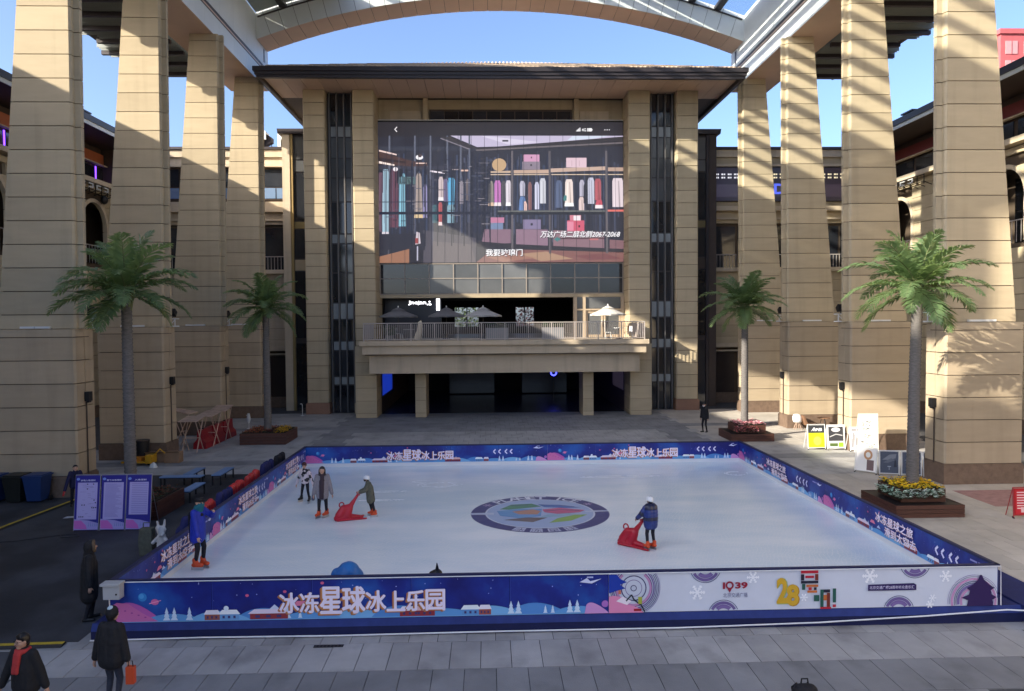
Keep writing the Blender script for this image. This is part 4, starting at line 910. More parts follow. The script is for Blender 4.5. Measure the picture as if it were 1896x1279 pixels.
def barrier(label, p0, p1, inward, panels, outside=None):
    """p0 -> p1 along the wall, panels = list of (length fraction, title) read left to right from the printed side"""
    p0 = Vector((*p0, 0)); p1 = Vector((*p1, 0)); d = (p1-p0); Lg = d.length; d.normalize(); n = Vector((*inward, 0))
    t = thing('rink_barrier', label, 'barrier', tuple((p0+p1)/2), 'barriers around the rink')
    def bx(name, m, a, b, o0, o1, z0, z1):
        P = [p0+d*a+n*o0, p0+d*b+n*o0, p0+d*b+n*o1, p0+d*a+n*o1]
        return MB().loft([[(q_.x, q_.y, z) for q_ in P] for z in (z0, z1)]).build(name, m, t)
    a = 0
    for k, (fr, pr, z0) in enumerate(panels):
        b = a+Lg*fr
        pn = bx('banner_panel', BANNER if pr != 'white' else mat('white_banner', (.62, .66, .76), .4, var=.05), a+.004, b-.004, -.03, .03, z0, 1.2)
        P = white_print(b-a, 1.2-z0) if pr == 'white' else scene_print(b-a, 1.2-z0, pr, panels[0][2] > .45)
        o = p0+d*a+n*.033+Vector((0, 0, z0)); u = d
        if u.cross(Vector((0,0,1))).dot(n) < 0: o = p0+d*b+n*.033+Vector((0,0,z0)); u = -d
        P.build('printed_picture', pn, o, u, (0,0,1))
        a = b
    bx('top_rail', NAVYR, -.04, Lg+.04, -.045, .05, 1.201, ZT)
    bx('kickboard', mat('white_kickboard', (.68, .70, .74), .5, var=.05) if panels[0][2] > .45 else NAVY, 0, Lg, -.029, .032, .335, panels[0][2]-.002)
    k = 0
    while k*2.05 < Lg: bx('post', NAVYR, max(k*2.05-.02, 0), k*2.05+.02, -.07, -.0301, .335, 1.2); k += 1
    return t
def snowflake(P, x, y, r, c, lay=2):
    for k in range(6):
        a = k*pi/3; P.line([(x, y), (x+r*cos(a), y+r*sin(a))], r*.2, c, lay)
        for q_ in (.45, .75): P.line([(x+r*q_*cos(a)+r*.25*cos(a+1), y+r*q_*sin(a)+r*.25*sin(a+1)), (x+r*q_*cos(a), y+r*q_*sin(a)), (x+r*q_*cos(a)+r*.25*cos(a-1), y+r*q_*sin(a)+r*.25*sin(a-1))], r*.13, c, lay)
def white_print(L, H):
    P = Print(); k = L/718; X = lambda x: (x-1127)*k
    cl = (0, 0, L, H)
    def rings(x, y, rs): 
        for r0, r1, c in rs: P.ring(x, y, r0*H, r1*H, c, 3, 64, cl)
    IND, VIO, PNK = (62,60,112), (122,104,160), (188,140,182)
    rings(X(1172), .62*H, [(.06,.08,IND),(.20,.215,VIO),(.30,.325,IND),(.40,.46,PNK),(.46,.475,IND),(.50,.53,VIO),(.545,.56,IND),(.585,.60,IND),(.625,.64,IND),(.66,.672,VIO)])
    for x, y in ((X(1303), H*1.12), (X(1336), -.12*H), (X(1690), H*1.14), (X(1660), -.10*H)): rings(x, y, [(.10,.16,PNK),(.18,.28,VIO),(.29,.36,(112,96,150)),(.385,.40,IND)])
    rings(X(1800), .12*H, [(.30,.36,PNK),(.38,.44,VIO),(.46,.475,IND),(.50,.515,IND),(.54,.60,PNK),(.63,.64,IND),(.67,.68,VIO)])
    P.poly([(0,H*.98),(X(1141),H*.98),(X(1148),.86*H),(X(1160),.78*H),(X(1147),.72*H),(X(1157),.62*H),(X(1140),.56*H),(0,.5*H)], (34,62,166), 5)
    P.poly([(0,0),(X(1190),0),(X(1178),.14*H),(X(1160),.22*H),(X(1150),.40*H),(X(1136),.44*H),(0,.42*H)], (226,140,180), 5); P.poly([(X(1140),.30*H),(X(1152),.42*H),(X(1168),.30*H),(X(1160),.2*H)], (236,226,236), 6)
    P.line([(X(1158),.30*H),(X(1168),.46*H),(X(1172),.34*H),(X(1186),.18*H),(X(1192),.02*H)], .03, (36,44,60), 7); P.rect(X(1180), .22*H, X(1187), .40*H, (170,176,70), 7); P.rect(X(1172), .04*H, X(1186), .1*H, (160,30,40), 7); P.rect(X(1144),.48*H,X(1149),.58*H,(206,120,100),7)
    for x, y, r in ((1288,.48,.2),(1390,.84,.16),(1606,.82,.2),(1747,.78,.16),(1723,.22,.1),(1718,.06,.1),(1484,.3,.1)): snowflake(P, X(x), y*H, r*H, (244,246,252))
    RED = (150,34,58)
    P.text('1', X(1334.5), .56*H, .17*H, RED, 6, .05, w=X(1338.5)-X(1334.5)); P.ring(X(1347), .65*H, .06*H, .105*H, RED, 6, 24); P.poly([(X(1341.5),.60*H),(X(1347),.46*H),(X(1352.5),.60*H),(X(1347),.57*H)], RED, 6); P.text('39', X(1357), .56*H, .17*H, RED, 6, .04, w=X(1380)-X(1357))
    P.text('北京交通广播', X(1335), .34*H, .12*H, (96,100,140), 6, .0, w=X(1380)-X(1335))
    G1, G2 = (206,164,50), (176,132,30)
    P.text('2', X(1434.5), .14*H, .68*H, (150,176,110), 6, .04, w=X(1456)-X(1434.5)); P.text('2', X(1433), .16*H, .66*H, G1, 7, .04, w=X(1454)-X(1433)); P.text('8', X(1452), .08*H, .56*H, G2, 6, .05, w=X(1476)-X(1452)); P.text('8', X(1451), .10*H, .55*H, G1, 7, .04, w=X(1474)-X(1451))
    Q = [(186,40,60),(40,40,60),(196,110,60),(40,90,80),(120,50,40)]
    for x0, y0, x1, y1, c in ((1478,.92,1510,1.0,0),(1478,.74,1484,.9,1),(1504,.74,1510,.9,4),(1486,.80,1502,.86,0),(1478,.66,1510,.73,1),(1480,.50,1486,.65,3),(1488,.57,1510,.63,2),(1490,.42,1508,.48,2),(1492,.49,1498,.56,0),(1502,.49,1507,.56,1),
        (1502,.20,1512,.36,3),(1514,.04,1520,.5,3),(1520,.42,1532,.5,1),(1526,.04,1532,.41,4),(1520,.22,1526,.36,2),(1514,.0,1534,.05,0),(1537,.16,1543,.52,3),(1537,.04,1543,.11,0)): P.rect(X(x0), y0*H, X(x1), min(y1, .995)*H, Q[c], 6)
    P.poly([(X(1602),.44*H),(X(1692),.44*H),(X(1692),.58*H),(X(1687),.62*H),(X(1602),.60*H)], (48,36,92), 6); P.text('北京交通广播28周年听众音乐汇', X(1605), .48*H, .085*H, (216,210,236), 7, .005, w=X(1688)-X(1605))
    D = (50,34,84)   # round three-eaved pavilion silhouette
    for pts in ([(1786,0),(1836,0),(1834,.16),(1789,.16)], [(1776,.22),(1790,.30),(1832,.30),(1842,.22),(1836,.16),(1786,.16)], [(1790,.30),(1832,.30),(1831,.40),(1792,.40)], [(1786,.46),(1797,.55),(1828,.55),(1838,.46),(1831,.40),(1792,.40)], [(1797,.55),(1828,.55),(1818,.68),(1814,.80),(1810,.80),(1807,.68)]): P.poly([(X(a), b*H) for a, b in pts], D, 8)
    for k in range(7): P.rect(X(1794+k*5.5), .24*H, X(1796+k*5.5), .26*H, (170,150,190), 9); P.rect(X(1797+k*4.6), .465*H, X(1799+k*4.6), .48*H, (170,150,190), 9)
    P.rect(X(1810.5), .80*H, X(1813.5), .86*H, (190,180,110), 9); P.poly([(X(1824),.97*H),(X(1845),.97*H),(X(1845),.3*H),(X(1839),.62*H),(X(1830),.84*H)], D, 7); P.rect(X(1840),0,X(1845),.97*H,D,7)
    return P
sp_ = 2.52-RX0
barrier('front rink barrier with a blue snow banner and a white anniversary banner', (RX0, RY0), (RX1, RY0), (0, -1), [(sp_/(RX1-RX0), 1, .355), (1-sp_/(RX1-RX0), 'white', .355)])
barrier('back rink barrier with two blue snow village banners', (RX0, RY1), (RX1, RY1), (0, -1), [(.5525, 1, .50), (.4475, 1, .50)])
barrier('left rink barrier with blue space banners, beside the benches', (RX0, RY0), (RX0, RY1), (1, 0), [(.34, 2, .50), (.33, 2, .50), (.33, 2, .50)])
barrier('right rink barrier with blue space banners, beside the right palms', (RX1, RY1), (RX1, RY0), (-1, 0), [(.5, 2, .50), (.5, 2, .50)])
# ---- painted badge under the ice surface
LG = thing('ice_badge', 'large round PLANET ICE badge painted in the ice', 'emblem', (1.63, 23.68, ZI))
P = Print(); NV = (68,74,128); PALE = (170,188,218)
P.circ(0, 0, 2.24, NV, 1, 72); P.circ(0, 0, 1.74, PALE, 2, 64); P.ring(0, 0, 1.72, 1.78, (206,212,228), 3, 64)
def arc_text(P, t, r, a0, da, h, c, lay=4, flip=False):
    for k, ch in enumerate(t):
        if ch == ' ': continue
        v, f, x0, x1, y0, y1 = text_tris(ch, .02 if not flip else 0); s_ = h/(y1-y0); a = a0+da*k; o = len(P.v); lay = P.L(4); cs, sn = cos(a-pi/2), sin(a-pi/2)
        for p in v:
            X_ = (p[0]-(x0+x1)/2)*s_*1.1; Y_ = (p[1]-y0)*s_
            if flip: X_, Y_ = -X_, -Y_
            Y_ += r; P.v.append((X_*cs-Y_*sn, X_*sn+Y_*cs, lay))
        P.f += [tuple(i+o for i in q_) for q_ in f]; P.c += [lin(c)]*len(f)
arc_text(P, 'PLANET ICE', 1.80, rad(132), -rad(9.3), .40, (230,232,242))
for k in range(4):
    a = rad(248+k*15); P.poly([(r*cos(b), r*sin(b)) for r, b in ((1.82,a-.09),(2.18,a-.09),(2.18,a+.09),(1.82,a+.09))], (196,200,220), 4)
arc_text(P, '冰冻星球', 2.16, rad(248), rad(15), .3, NV, 5, True)
for a in (148, 32): snowflake(P, 2.0*cos(rad(a)), 2.0*sin(rad(a)), .16, (190,170,200), 4)
P.poly([(-2.22,-.12),(-1.5,-.16),(-1.5,.1),(-2.24,.08)], (196,204,222), 5); P.poly([(1.5,-.02),(2.24,.05),(2.22,.2),(1.45,.16)], (196,204,222), 5)
for pts, c in (([(-1.3,.5),(-.9,1.1),(-.2,1.2),(.1,.8),(-.5,.6),(-1.0,.45)], (96,150,120)), ([(-1.4,.3),(-.6,.55),(.1,.5),(0,-.4),(-.6,-.7),(-1.3,-.3)], (110,160,206)), ([(-.9,.2),(-.2,.45),(.05,.2),(-.1,-.2),(-.7,-.15)], (196,146,126)),
    ([(.1,.4),(.7,.6),(1.5,.25),(1.3,.0),(.6,-.2),(.15,.05)], (206,104,140)), ([(.0,1.1),(.9,.9),(1.4,.6),(.9,.55),(.2,.7)], (84,124,186)), ([(.2,-1.2),(.9,-1.0),(1.5,-.3),(1.1,-.3),(.5,-.7)], (150,186,96)), ([(-1.2,-.8),(-.3,-1.1),(.2,-.6),(-.5,-.55)], (120,108,110)), ([(-.1,-.6),(.6,-.5),(1.2,-.2),(.9,-.1),(.2,-.25)], (150,186,206))): P.poly(pts, c, 6)
for pts in ([(.2,.2),(.7,.35),(1.3,.2)], [(.1,1.0),(.7,.95),(1.2,.7)], [(-.9,.95),(-.3,1.05)]): P.line(pts, .06, (96,104,140), 8)
P.build('painted_disc', LG, (1.63, 23.68, ZI+.0015), (1,0,0), (0,1,0), attr_mat('ice_paint', rough=.3), step=.0006)
# white swirl marks cut by skates
def swirl(x, y, a, b, n, wd, label):
    o = MB()
    for q_ in range(n):
        r = 1-q_*.16; pts = [(x+a*r*cos(k*pi/18+q_), y+b*r*sin(k*pi/18+q_)) for k in range(30)]
        for p0, p1 in zip(pts, pts[1:]):
            if random.random() < .22: continue
            d = Vector((p1[0]-p0[0], p1[1]-p0[1])); m_ = Vector((-d.y, d.x)).normalized()*wd*random.uniform(.5, 1)
            o.quad((p0[0]+m_.x, p0[1]+m_.y, ZI+.002+q_*.0004), (p0[0]-m_.x, p0[1]-m_.y, ZI+.002+q_*.0004), (p1[0]-m_.x, p1[1]-m_.y, ZI+.002+q_*.0004), (p1[0]+m_.x, p1[1]+m_.y, ZI+.002+q_*.0004))
    return o.build('skate_marks', mat('snowy_scratch', (.86, .90, .93), .7, var=.12, scale=9), ice)
for x, y, a, b, n, wd in ((-1.9,28.0,.85,.42,3,.045),(-2.6,28.6,.4,.18,2,.03),(10.0,29.3,.5,.35,2,.04),(5.2,29.0,1.6,.16,2,.05),(-3.9,27.0,.9,.1,2,.06),(-3.8,25.7,.8,.09,2,.06)): swirl(x, y, a, b, n, wd, '')
# white light rope round the platform foot and along the barrier top
t = tag(MB().tube([(-8.3,15.33,.03),(-6,15.33,.05),(-3.2,15.33,.03),(0,15.33,.05),(4,15.32,.05),(7,15.30,.11),(9.3,15.26,.22),(11.0,15.16,.36),(11.5,15.0,.385),(12.5,14.6,.385),(13.2,14.2,.36)], .016, 6).build('light_rope', mat('white_rope', (.75,.76,.8), .5)), 'thin white light rope along the foot of the rink platform', 'rope')
t = tag(MB().tube([(RX0-.05,15.41,1.215),(2.5,15.41,1.205),(RX1+.05,15.41,1.215),(RX1+.07,15.42,.36)], .011, 6).build('trim_cord', mat('white_rope', (0,0,0))), 'thin white cord along the front barrier top', 'cord')
# grey electrical box on a pole at the front left corner
t = thing('electrical_box', 'grey electrical box mounted at the front left rink corner', 'box', (-7.75, 15.3, .33))
MB().box(-7.94, -7.6, 15.18, 15.38, .93, 1.22).build('case', mat('grey_box', (.42,.43,.44), .5), t, bevel=.015); BOX('lid', mat('grey_box', (0,0,0)), t, -7.98, -7.58, 15.14, 15.39, 1.22, 1.27, bevel=.01)
BOX('lock', BLACK, t, -7.68, -7.65, 15.165, 15.18, 1.03, 1.06); MB().tube([(-7.86,15.28,.93),(-7.84,15.28,.33)], .012, 6).build('pole', WHITEM, t)
# ------------------------------------------------------------------ palms
def leaf_mat(name, col, tr):
    m = bpy.data.materials.new(name); m.use_nodes = True; n = m.node_tree; N = n.nodes; L = n.links; b = N['Principled BSDF']
    g = N.new('ShaderNodeNewGeometry'); no = N.new('ShaderNodeTexNoise'); no.inputs['Scale'].default_value = 6; L.new(g.outputs['Position'], no.inputs[0])
    oi = N.new('ShaderNodeObjectInfo'); ad = N.new('ShaderNodeMath'); ad.operation = 'ADD'; L.new(no.outputs[0], ad.inputs[0]); L.new(oi.outputs['Random'], ad.inputs[1])
    mr = N.new('ShaderNodeMapRange'); mr.inputs[1].default_value = .3; mr.inputs[2].default_value = 1.7; mr.inputs[3].default_value = .65; mr.inputs[4].default_value = 1.4; L.new(ad.outputs[0], mr.inputs[0])
    hs = N.new('ShaderNodeHueSaturation'); hs.inputs['Color'].default_value = (*col, 1); L.new(mr.outputs[0], hs.inputs['Value']); L.new(hs.outputs[0], b.inputs['Base Color']); b.inputs['Roughness'].default_value = .33; b.inputs['Specular IOR Level'].default_value = .65
    t = N.new('ShaderNodeBsdfTranslucent'); t.inputs[0].default_value = (*[min(1, c*k) for c, k in zip(col, (2.3, 2.1, 1.5))], 1); mx = N.new('ShaderNodeMixShader'); mx.inputs[0].default_value = tr
    L.new(b.outputs[0], mx.inputs[1]); L.new(t.outputs[0], mx.inputs[2]); L.new(mx.outputs[0], N['Material Output'].inputs[0]); MATS[name] = m; return m
PALM = leaf_mat('palm_leaf', (.135, .21, .095), .38); RACH = mat('palm_rachis', (.16, .19, .08), .6)
def frond_mesh(el, droop, length, seed):
    rnd = random.Random(seed); mb = MB(); n = 40; p = Vector((.05, 0, 0)); a = el; pts = []; tang = []
    for k in range(n+1):
        t = k/n; pts.append(p.copy()); d = Vector((cos(a), 0, sin(a))); tang.append(d); p = p+d*(length/n); a -= droop/n*(.35+1.3*t)
    mb.k = 1; mb.tube(pts[::4], [.028*(1-.85*i/(len(pts[::4])-1))+.003 for i in range(len(pts[::4]))], 5); mb.k = 0
    for k in range(4, n+1):
        t = k/n; ln = (.66*sin(pi*min(1, .12+t*.86))**.7+.06)*rnd.uniform(.86, 1.1); d = tang[k]; up = Vector((-d.z, 0, d.x))
        for sd in (-1, 1):
            if rnd.random() < .03: continue
            fwd = rnd.uniform(.42, .7)+.5*t; lift = rnd.uniform(-.05, .38); o = (Vector((0, sd, 0))+d*fwd+up*lift).normalized()
            w_ = d*.046*(1.15-.4*t); q0 = pts[k]+d*rnd.uniform(-.015, .015); q1 = q0+o*ln*.55; o2 = (o+Vector((0, 0, -rnd.uniform(.25, .7)))).normalized(); q2 = q1+o2*ln*.5
            mb.add([q0-w_*.6, q0+w_*.6, q1+w_*1.25, q1-w_*1.25, q2], [(0,1,2,3), (3,2,4)])
    return mb.mesh('frond', [PALM, RACH])
FR = [frond_mesh(rad(78), rad(40), 2.3, 1), frond_mesh(rad(62), rad(62), 2.6, 2), frond_mesh(rad(40), rad(72), 2.75, 3), frond_mesh(rad(20), rad(66), 2.8, 4), frond_mesh(rad(0), rad(58), 2.65, 5), frond_mesh(rad(-22), rad(48), 2.3, 6)]
TRUNK = mat('palm_trunk', (.15, .14, .135), .9, var=.3, scale=7, bump=.8, bscale=30, stretch=(1,1,5))
def palm(x, y, h, label, seed, lean=0):
    rnd = random.Random(seed); t = thing('palm_tree', label, 'palm tree', (x, y, 0), 'palm trees round the rink')
    pts = []; rs = []; n = int(h/.07)
    for k in range(n+1):
        z = .3+(h-.3)*k/n; pts.append((x+lean*(z/h)**2, y, z)); rs.append(.195-.035*z/h+(.02 if k % 2 else 0)+(.05*max(0, 1-z/.9)))
    MB().tube(pts, rs, 14).build('trunk', TRUNK, t, smooth=True)
    cw = MB()
    for k in range(22):
        a = k*2.4; z = h-.35+.5*k/22; cw.tube([(x+lean+.12*cos(a), y+.12*sin(a), z-.2), (x+lean+.2*cos(a), y+.2*sin(a), z+.12), (x+lean+.3*cos(a), y+.3*sin(a), z+.3)], [.06,.045,.012], 5)
    cw.build('crownshaft', RACH, t)
    spec = [(0, 3), (1, 4), (2, 6), (3, 6), (4, 6), (5, 3)]; a = rnd.random()*6
    for ty, c in spec:
        for k in range(c):
            a += 2*pi/c if k else 1.3; o = link('frond', FR[ty], t, (lean, 0, h+.02+.03*(5-ty))); o.rotation_euler = (rnd.uniform(-.12, .12), rnd.uniform(-.12, .12), a+rnd.uniform(-.16, .16)); s_ = rnd.uniform(.78, .98); o.scale = (s_, s_, s_)
    return t
palm(14.55, 24.75, 7.55, 'sunlit palm tree rising from the yellow flower planter on the right', 3, .12)
palm(14.1, 40.1, 7.2, 'palm tree rising from the pink flower planter at the back right', 4)
palm(-12.5, 25.95, 7.6, 'palm tree behind the notice boards on the left', 5)
palm(-12.25, 41.1, 7.35, 'palm tree rising from the orange flower planter at the back left', 8)
# planters with flowers
WOODP = mat('brown_planter_board', (.085, .034, .024), .5, var=.25, scale=3, rvar=.15, stretch=(1,1,8)); SOIL = mat('soil', (.03, .022, .016), .95)
def tier(t, x0, x1, y0, y1, z0, z1, nb):
    b = BOX('planter_box', BLACK, t, x0+.03, x1-.03, y0+.03, y1-.03, z0, z1-.02); hh = (z1-z0)/nb
    for k in range(nb):
        a, c = z0+k*hh+.006, z0+(k+1)*hh-.006
        for q_ in ((x0, x1, y0, y0+.035), (x0, x1, y1-.035, y1), (x0, x0+.035, y0+.036, y1-.036), (x1-.035, x1, y0+.036, y1-.036)): BOX('board', WOODP, b, *q_, a, c)
    return b
def flowers(t, x0, x1, y0, y1, z, cols, n, seed, hgt=.12, name='flowers'):
    rnd = random.Random(seed); mb = MB(); ms = [mat('flower_%d_%d_%d' % tuple(int(v*99) for v in c), c, .7, var=.2, scale=30) for c in cols]+[LEAF]
    for k in range(n):
        x = rnd.uniform(x0, x1); y = rnd.uniform(y0, y1); zz = z+rnd.random()*hgt; r = rnd.uniform(.03, .055); mb.k = rnd.randrange(len(cols)); tx, ty = rnd.uniform(-.5, .5), rnd.uniform(-.6, .3)
        ring = [(x+r*(1 if j % 2 else .62)*cos(j*pi/5), y+r*(1 if j % 2 else .62)*sin(j*pi/5), zz+.012+tx*r*cos(j*pi/5)+ty*r*sin(j*pi/5)) for j in range(10)]
        mb.add(ring+[(x, y, zz-.005)], [(j, (j+1) % 10, 10) for j in range(10)])
        mb.k = len(cols)
        for j in range(3):
            a = rnd.random()*6.28; l = rnd.uniform(.05, .1); c = Vector((x, y, zz-.03)); d = Vector((cos(a), sin(a), rnd.uniform(-.3, .4)))*l; e = Vector((-sin(a), cos(a), 0))*.02; mb.add([c, c+d*.5+e, c+d, c+d*.5-e], [(0,1,2,3)])
    o = mb.build(name, ms, t); stuff(o); return o
t = thing('flower_planter', 'two tier brown planter with yellow and white flowers at the front right', 'planter', (14.5, 24.75, 0), 'palm planters')
tier(t, 13.35, 15.65, 23.6, 25.9, 0, .42, 3); tier(t, 13.75, 15.25, 24.0, 25.5, .42, .85, 3); BOX('soil', SOIL, t, 13.8, 15.2, 24.05, 25.45, .83, .86)
flowers(t, 13.75, 15.25, 24.0, 25.5, .86, [(.9,.62,.02),(.95,.72,.05),(.85,.5,.02)], 620, 1); flowers(t, 13.5, 15.1, 23.78, 23.99, .62, [(.62,.72,.62),(.7,.75,.68),(.35,.52,.42)], 240, 2, .26); flowers(t, 13.5, 13.74, 23.8, 25.3, .6, [(.62,.72,.62),(.35,.52,.42)], 160, 12, .22)
t = thing('flower_planter', 'two tier brown planter with pink flowers at the back right', 'planter', (14.1, 40.1, 0), 'palm planters')
tier(t, 13.0, 15.3, 38.9, 41.2, 0, .42, 3); tier(t, 13.4, 14.95, 39.2, 40.8, .42, .85, 3); BOX('soil', SOIL, t, 13.45, 14.9, 39.25, 40.75, .83, .86)
flowers(t, 13.4, 14.95, 39.2, 40.8, .86, [(.75,.32,.38),(.8,.5,.52),(.6,.14,.2)], 620, 3); flowers(t, 13.15, 14.5, 38.95, 39.19, .5, [(.6,.14,.16),(.7,.3,.3)], 160, 4, .3)
t = thing('flower_planter', 'dark brown planter with orange and yellow flowers at the back left', 'planter', (-12.2, 41.1, 0), 'palm planters')
tier(t, -13.4, -10.95, 39.85, 42.35, 0, .62, 4); BOX('soil', SOIL, t, -13.3, -11.05, 39.95, 42.25, .6, .63)
flowers(t, -13.3, -12.0, 39.95, 42.2, .63, [(.45,.12,.05),(.55,.2,.08),(.25,.05,.05)], 360, 5); flowers(t, -12.0, -11.6, 39.95, 42.2, .63, [(.16,.04,.05),(.2,.06,.06)], 140, 6); flowers(t, -11.6, -11.05, 39.95, 41.6, .63, [(.8,.5,.05),(.75,.42,.03)], 200, 7, .2)
t = thing('flower_planter', 'dark red planter with withered plants beside the notice boards', 'planter', (-12.2, 26.3, 0), 'palm planters')
tier(t, -13.4, -11.1, 24.8, 27.0, 0, .62, 4); BOX('soil', SOIL, t, -13.3, -11.2, 24.9, 26.9, .6, .63)
flowers(t, -13.3, -11.2, 24.9, 26.9, .63, [(.16,.05,.04),(.22,.09,.06),(.10,.05,.03)], 420, 9)

# ------------------------------------------------------------------ notice boards
for k, (x, ti) in enumerate(((-12.82, '冰场入场须知'), (-12.0, '室外冰场须知'), (-11.2, '入场须知'))):
    t = thing('notice_board', ('blue notice board with small diagrams, leftmost of the three', 'blue notice board with dense text, middle of the three', 'blue notice board with ruled lines, rightmost of the three')[k], 'notice board', (x, 23.6, 0), 'notice boards')
    w_ = .385; tilt = .14
    bd = MB().loft([[(x-w_, 23.6+z*tilt-.0, z), (x+w_, 23.6+z*tilt, z), (x+w_, 23.63+z*tilt, z), (x-w_, 23.63+z*tilt, z)] for z in (.04, 1.74)]).build('board', mat('board_navy', (.03,.03,.22), .4), t)
    P = Print(); P.rect(.0,.0,1,1,(44,40,140),0); P.rect(.09,.19,.92,.88,(176,168,220),1) if k < 2 else P.rect(.1,.27,.9,.88,(176,168,220),1)
    P.poly([(0,0),(1,0),(1,.12),(.6,.17),(0,.2)], (160,150,210), 2); P.poly([(.02,.02),(.0,.17),(.3,.17),(.5,.08),(.55,.01)], (196,104,186), 3)
    for q_ in range(5): P.poly([(.6+.08*q_,.06),(.63+.08*q_,.06),(.615+.08*q_,.16)], (120,140,190), 3)
    P.circ(.1,.945,.07,(120,150,220),2,ry=.025); P.text(ti, .2 if k < 2 else .3, .905, .032, (220,220,245), 3, .02, w=.62 if k < 2 else .5)
    rnd = random.Random(k)
    if k == 0:
        for q_ in range(26): a, b = rnd.uniform(.13,.8), rnd.uniform(.24,.85); P.rect(a, b, a+rnd.uniform(.05,.2), b+.006, (140,132,190), 2)
        for a, b in ((.5,.85),(.75,.85),(.5,.76),(.8,.55),(.86,.5),(.3,.46),(.4,.46),(.72,.41),(.8,.41),(.88,.41),(.2,.24),(.28,.24),(.36,.24)): P.circ(a, b, .03, (50,42,90), 3, n=8, ry=.012)
    else:
        for q_ in range(30 if k == 1 else 17): b = .84-q_*(.021 if k == 1 else .034); P.rect(.16 if k == 1 else .2, b, rnd.uniform(.6,.88) if k == 1 else .86, b+(.008 if k == 1 else .014), (140,132,196) if k == 1 else (146,138,200), 2)
    nrm = Vector((0, tilt, 1)).normalized()
    P.build('printed_sheet', bd, (x-w_+.012, 23.6+.06*tilt-.004, .06), (2*w_-.024,0,0), Vector((0, tilt, 1))*1.66)
    MB().tube([(x-w_, 23.61, .02), (x-w_, 23.86, 1.76)], .012, 6).tube([(x+w_, 23.61, .02), (x+w_, 23.86, 1.76)], .012, 6).tube([(x-w_, 23.86, 1.76), (x+w_, 23.86, 1.76)], .012, 6).build('frame', mat('steel_tube', (.3,.3,.34), .4, metal=.6), t)
    MB().tube([(x-.3, 23.87, 1.7), (x-.3, 24.45, .02)], .012, 6).tube([(x+.3, 23.87, 1.7), (x+.3, 24.45, .02)], .012, 6).build('rear_leg', mat('steel_tube', (0,0,0)), t)
# ------------------------------------------------------------------ wheelie bins
for k, (x, m, lab) in enumerate(((-18.35, (.015,.04,.14), 'blue wheelie bin at the left edge'), (-17.52, (.012,.014,.013), 'black wheelie bin between the two blue ones'), (-16.78, (.015,.04,.16), 'blue wheelie bin nearest the notice boards'))):
    t = thing('wheelie_bin', lab, 'bin', (x, 27.75, 0), 'bins by the left column'); mm = mat('bin_plastic_%d' % (k % 2), m, .45)
    MB().loft([[(x-a, 27.75-b, z), (x+a, 27.75-b, z), (x+a, 27.75+b, z), (x-a, 27.75+b, z)] for a, b, z in ((.25,.26,.06),(.34,.36,.95))]).build('body', mm, t, bevel=.02)
    MB().box(x-.37, x+.37, 27.36, 28.16, .955, 1.0).box(x-.33, x+.33, 27.42, 28.1, 1.0, 1.04).build('lid', mm, t, bevel=.012)
    for s_ in (-1, 1): MB().tube([(x+s_*.28, 28.0, .1), (x+s_*.34, 28.0, .1)], .1, 14).build('wheel', BLACK, t)
    MB().tube([(x-.3, 28.2, .93), (x+.3, 28.2, .93)], .018, 8).build('handle', mm, t)
# ------------------------------------------------------------------ benches
def bench(cx, cy, ln, along_y, label):
    t = thing('bench', label, 'bench', (cx, cy, 0), 'blue benches'); a, b = (ln/2, .19)
    def bx(name, m, u0, u1, v0, v1, z0, z1): return BOX(name, m, t, *((cx+v0, cx+v1, cy+u0, cy+u1) if along_y else (cx+u0, cx+u1, cy+v0, cy+v1)), z0, z1)
    for k in range(2): bx('seat_plank', mat('blue_bench', (.16, .28, .5), .45, var=.1), -a, a, -b+.195*k, -b+.185+.195*k, .41, .45)
    for u in (-a+.06, a-.06):
        for v in (-b+.03, b-.03): bx('leg', BLACK, u-.025, u+.025, v-.025, v+.025, 0, .38)
    bx('frame', BLACK, -a+.03, a-.03, -b+.01, b-.01, .38, .408)
bench(-12.35, 29.85, 1.65, False, 'blue bench set crosswise behind the notice boards'); bench(-12.25, 30.85, 1.4, True, 'blue bench set lengthwise behind the crosswise one'); bench(-11.04, 30.75, 1.6, True, 'blue bench nearest the back of the left barrier'); bench(-11.13, 27.85, 1.5, True, 'blue bench nearest the withered planter')
# ------------------------------------------------------------------ folded market stalls and red water barriers by the left columns
WOODL = mat('pale_wood', (.52, .38, .30), .6, var=.2, scale=4, rvar=.1)
def stall(x, y, z, rz, tilt, label):
    t = thing('folding_stall', label, 'stall', (x, y, 0), 'folding wooden stalls'); R = Matrix.Rotation(rz, 3, 'Z') @ Matrix.Rotation(tilt, 3, 'X'); o = Vector((x, y, z))
    for k in range(10):
        v0 = -.78+k*.158
        MB().loft([[tuple(o+R @ Vector((a, b, c))) for a, b in ((-.46,v0),(.46,v0),(.46,v0+.12),(-.46,v0+.12))] for c in (0, .03)]).build('slat', WOODL, t)
    for a in (-.36, .36):
        A = o+R @ Vector((a, -.7, -.02)); B_ = o+R @ Vector((a, .7, -.02)); MB().tube([A, B_], .025, 6).build('rail', WOODL, t)
        MB().tube([A, (A.x*.4+B_.x*.6, A.y*.15+B_.y*.85, .02)], .025, 6).build('leg', WOODL, t); MB().tube([B_, (B_.x*.4+A.x*.6, B_.y*.15+A.y*.85, .02)], .025, 6).build('leg', WOODL, t)
    C_ = o+Vector((0,0,-z*.55)); MB().tube([tuple(C_+R @ Vector((-.36,-.2,0))), tuple(C_+R @ Vector((.36,-.2,0)))], .02, 6).build('crossbar', WOODL, t)
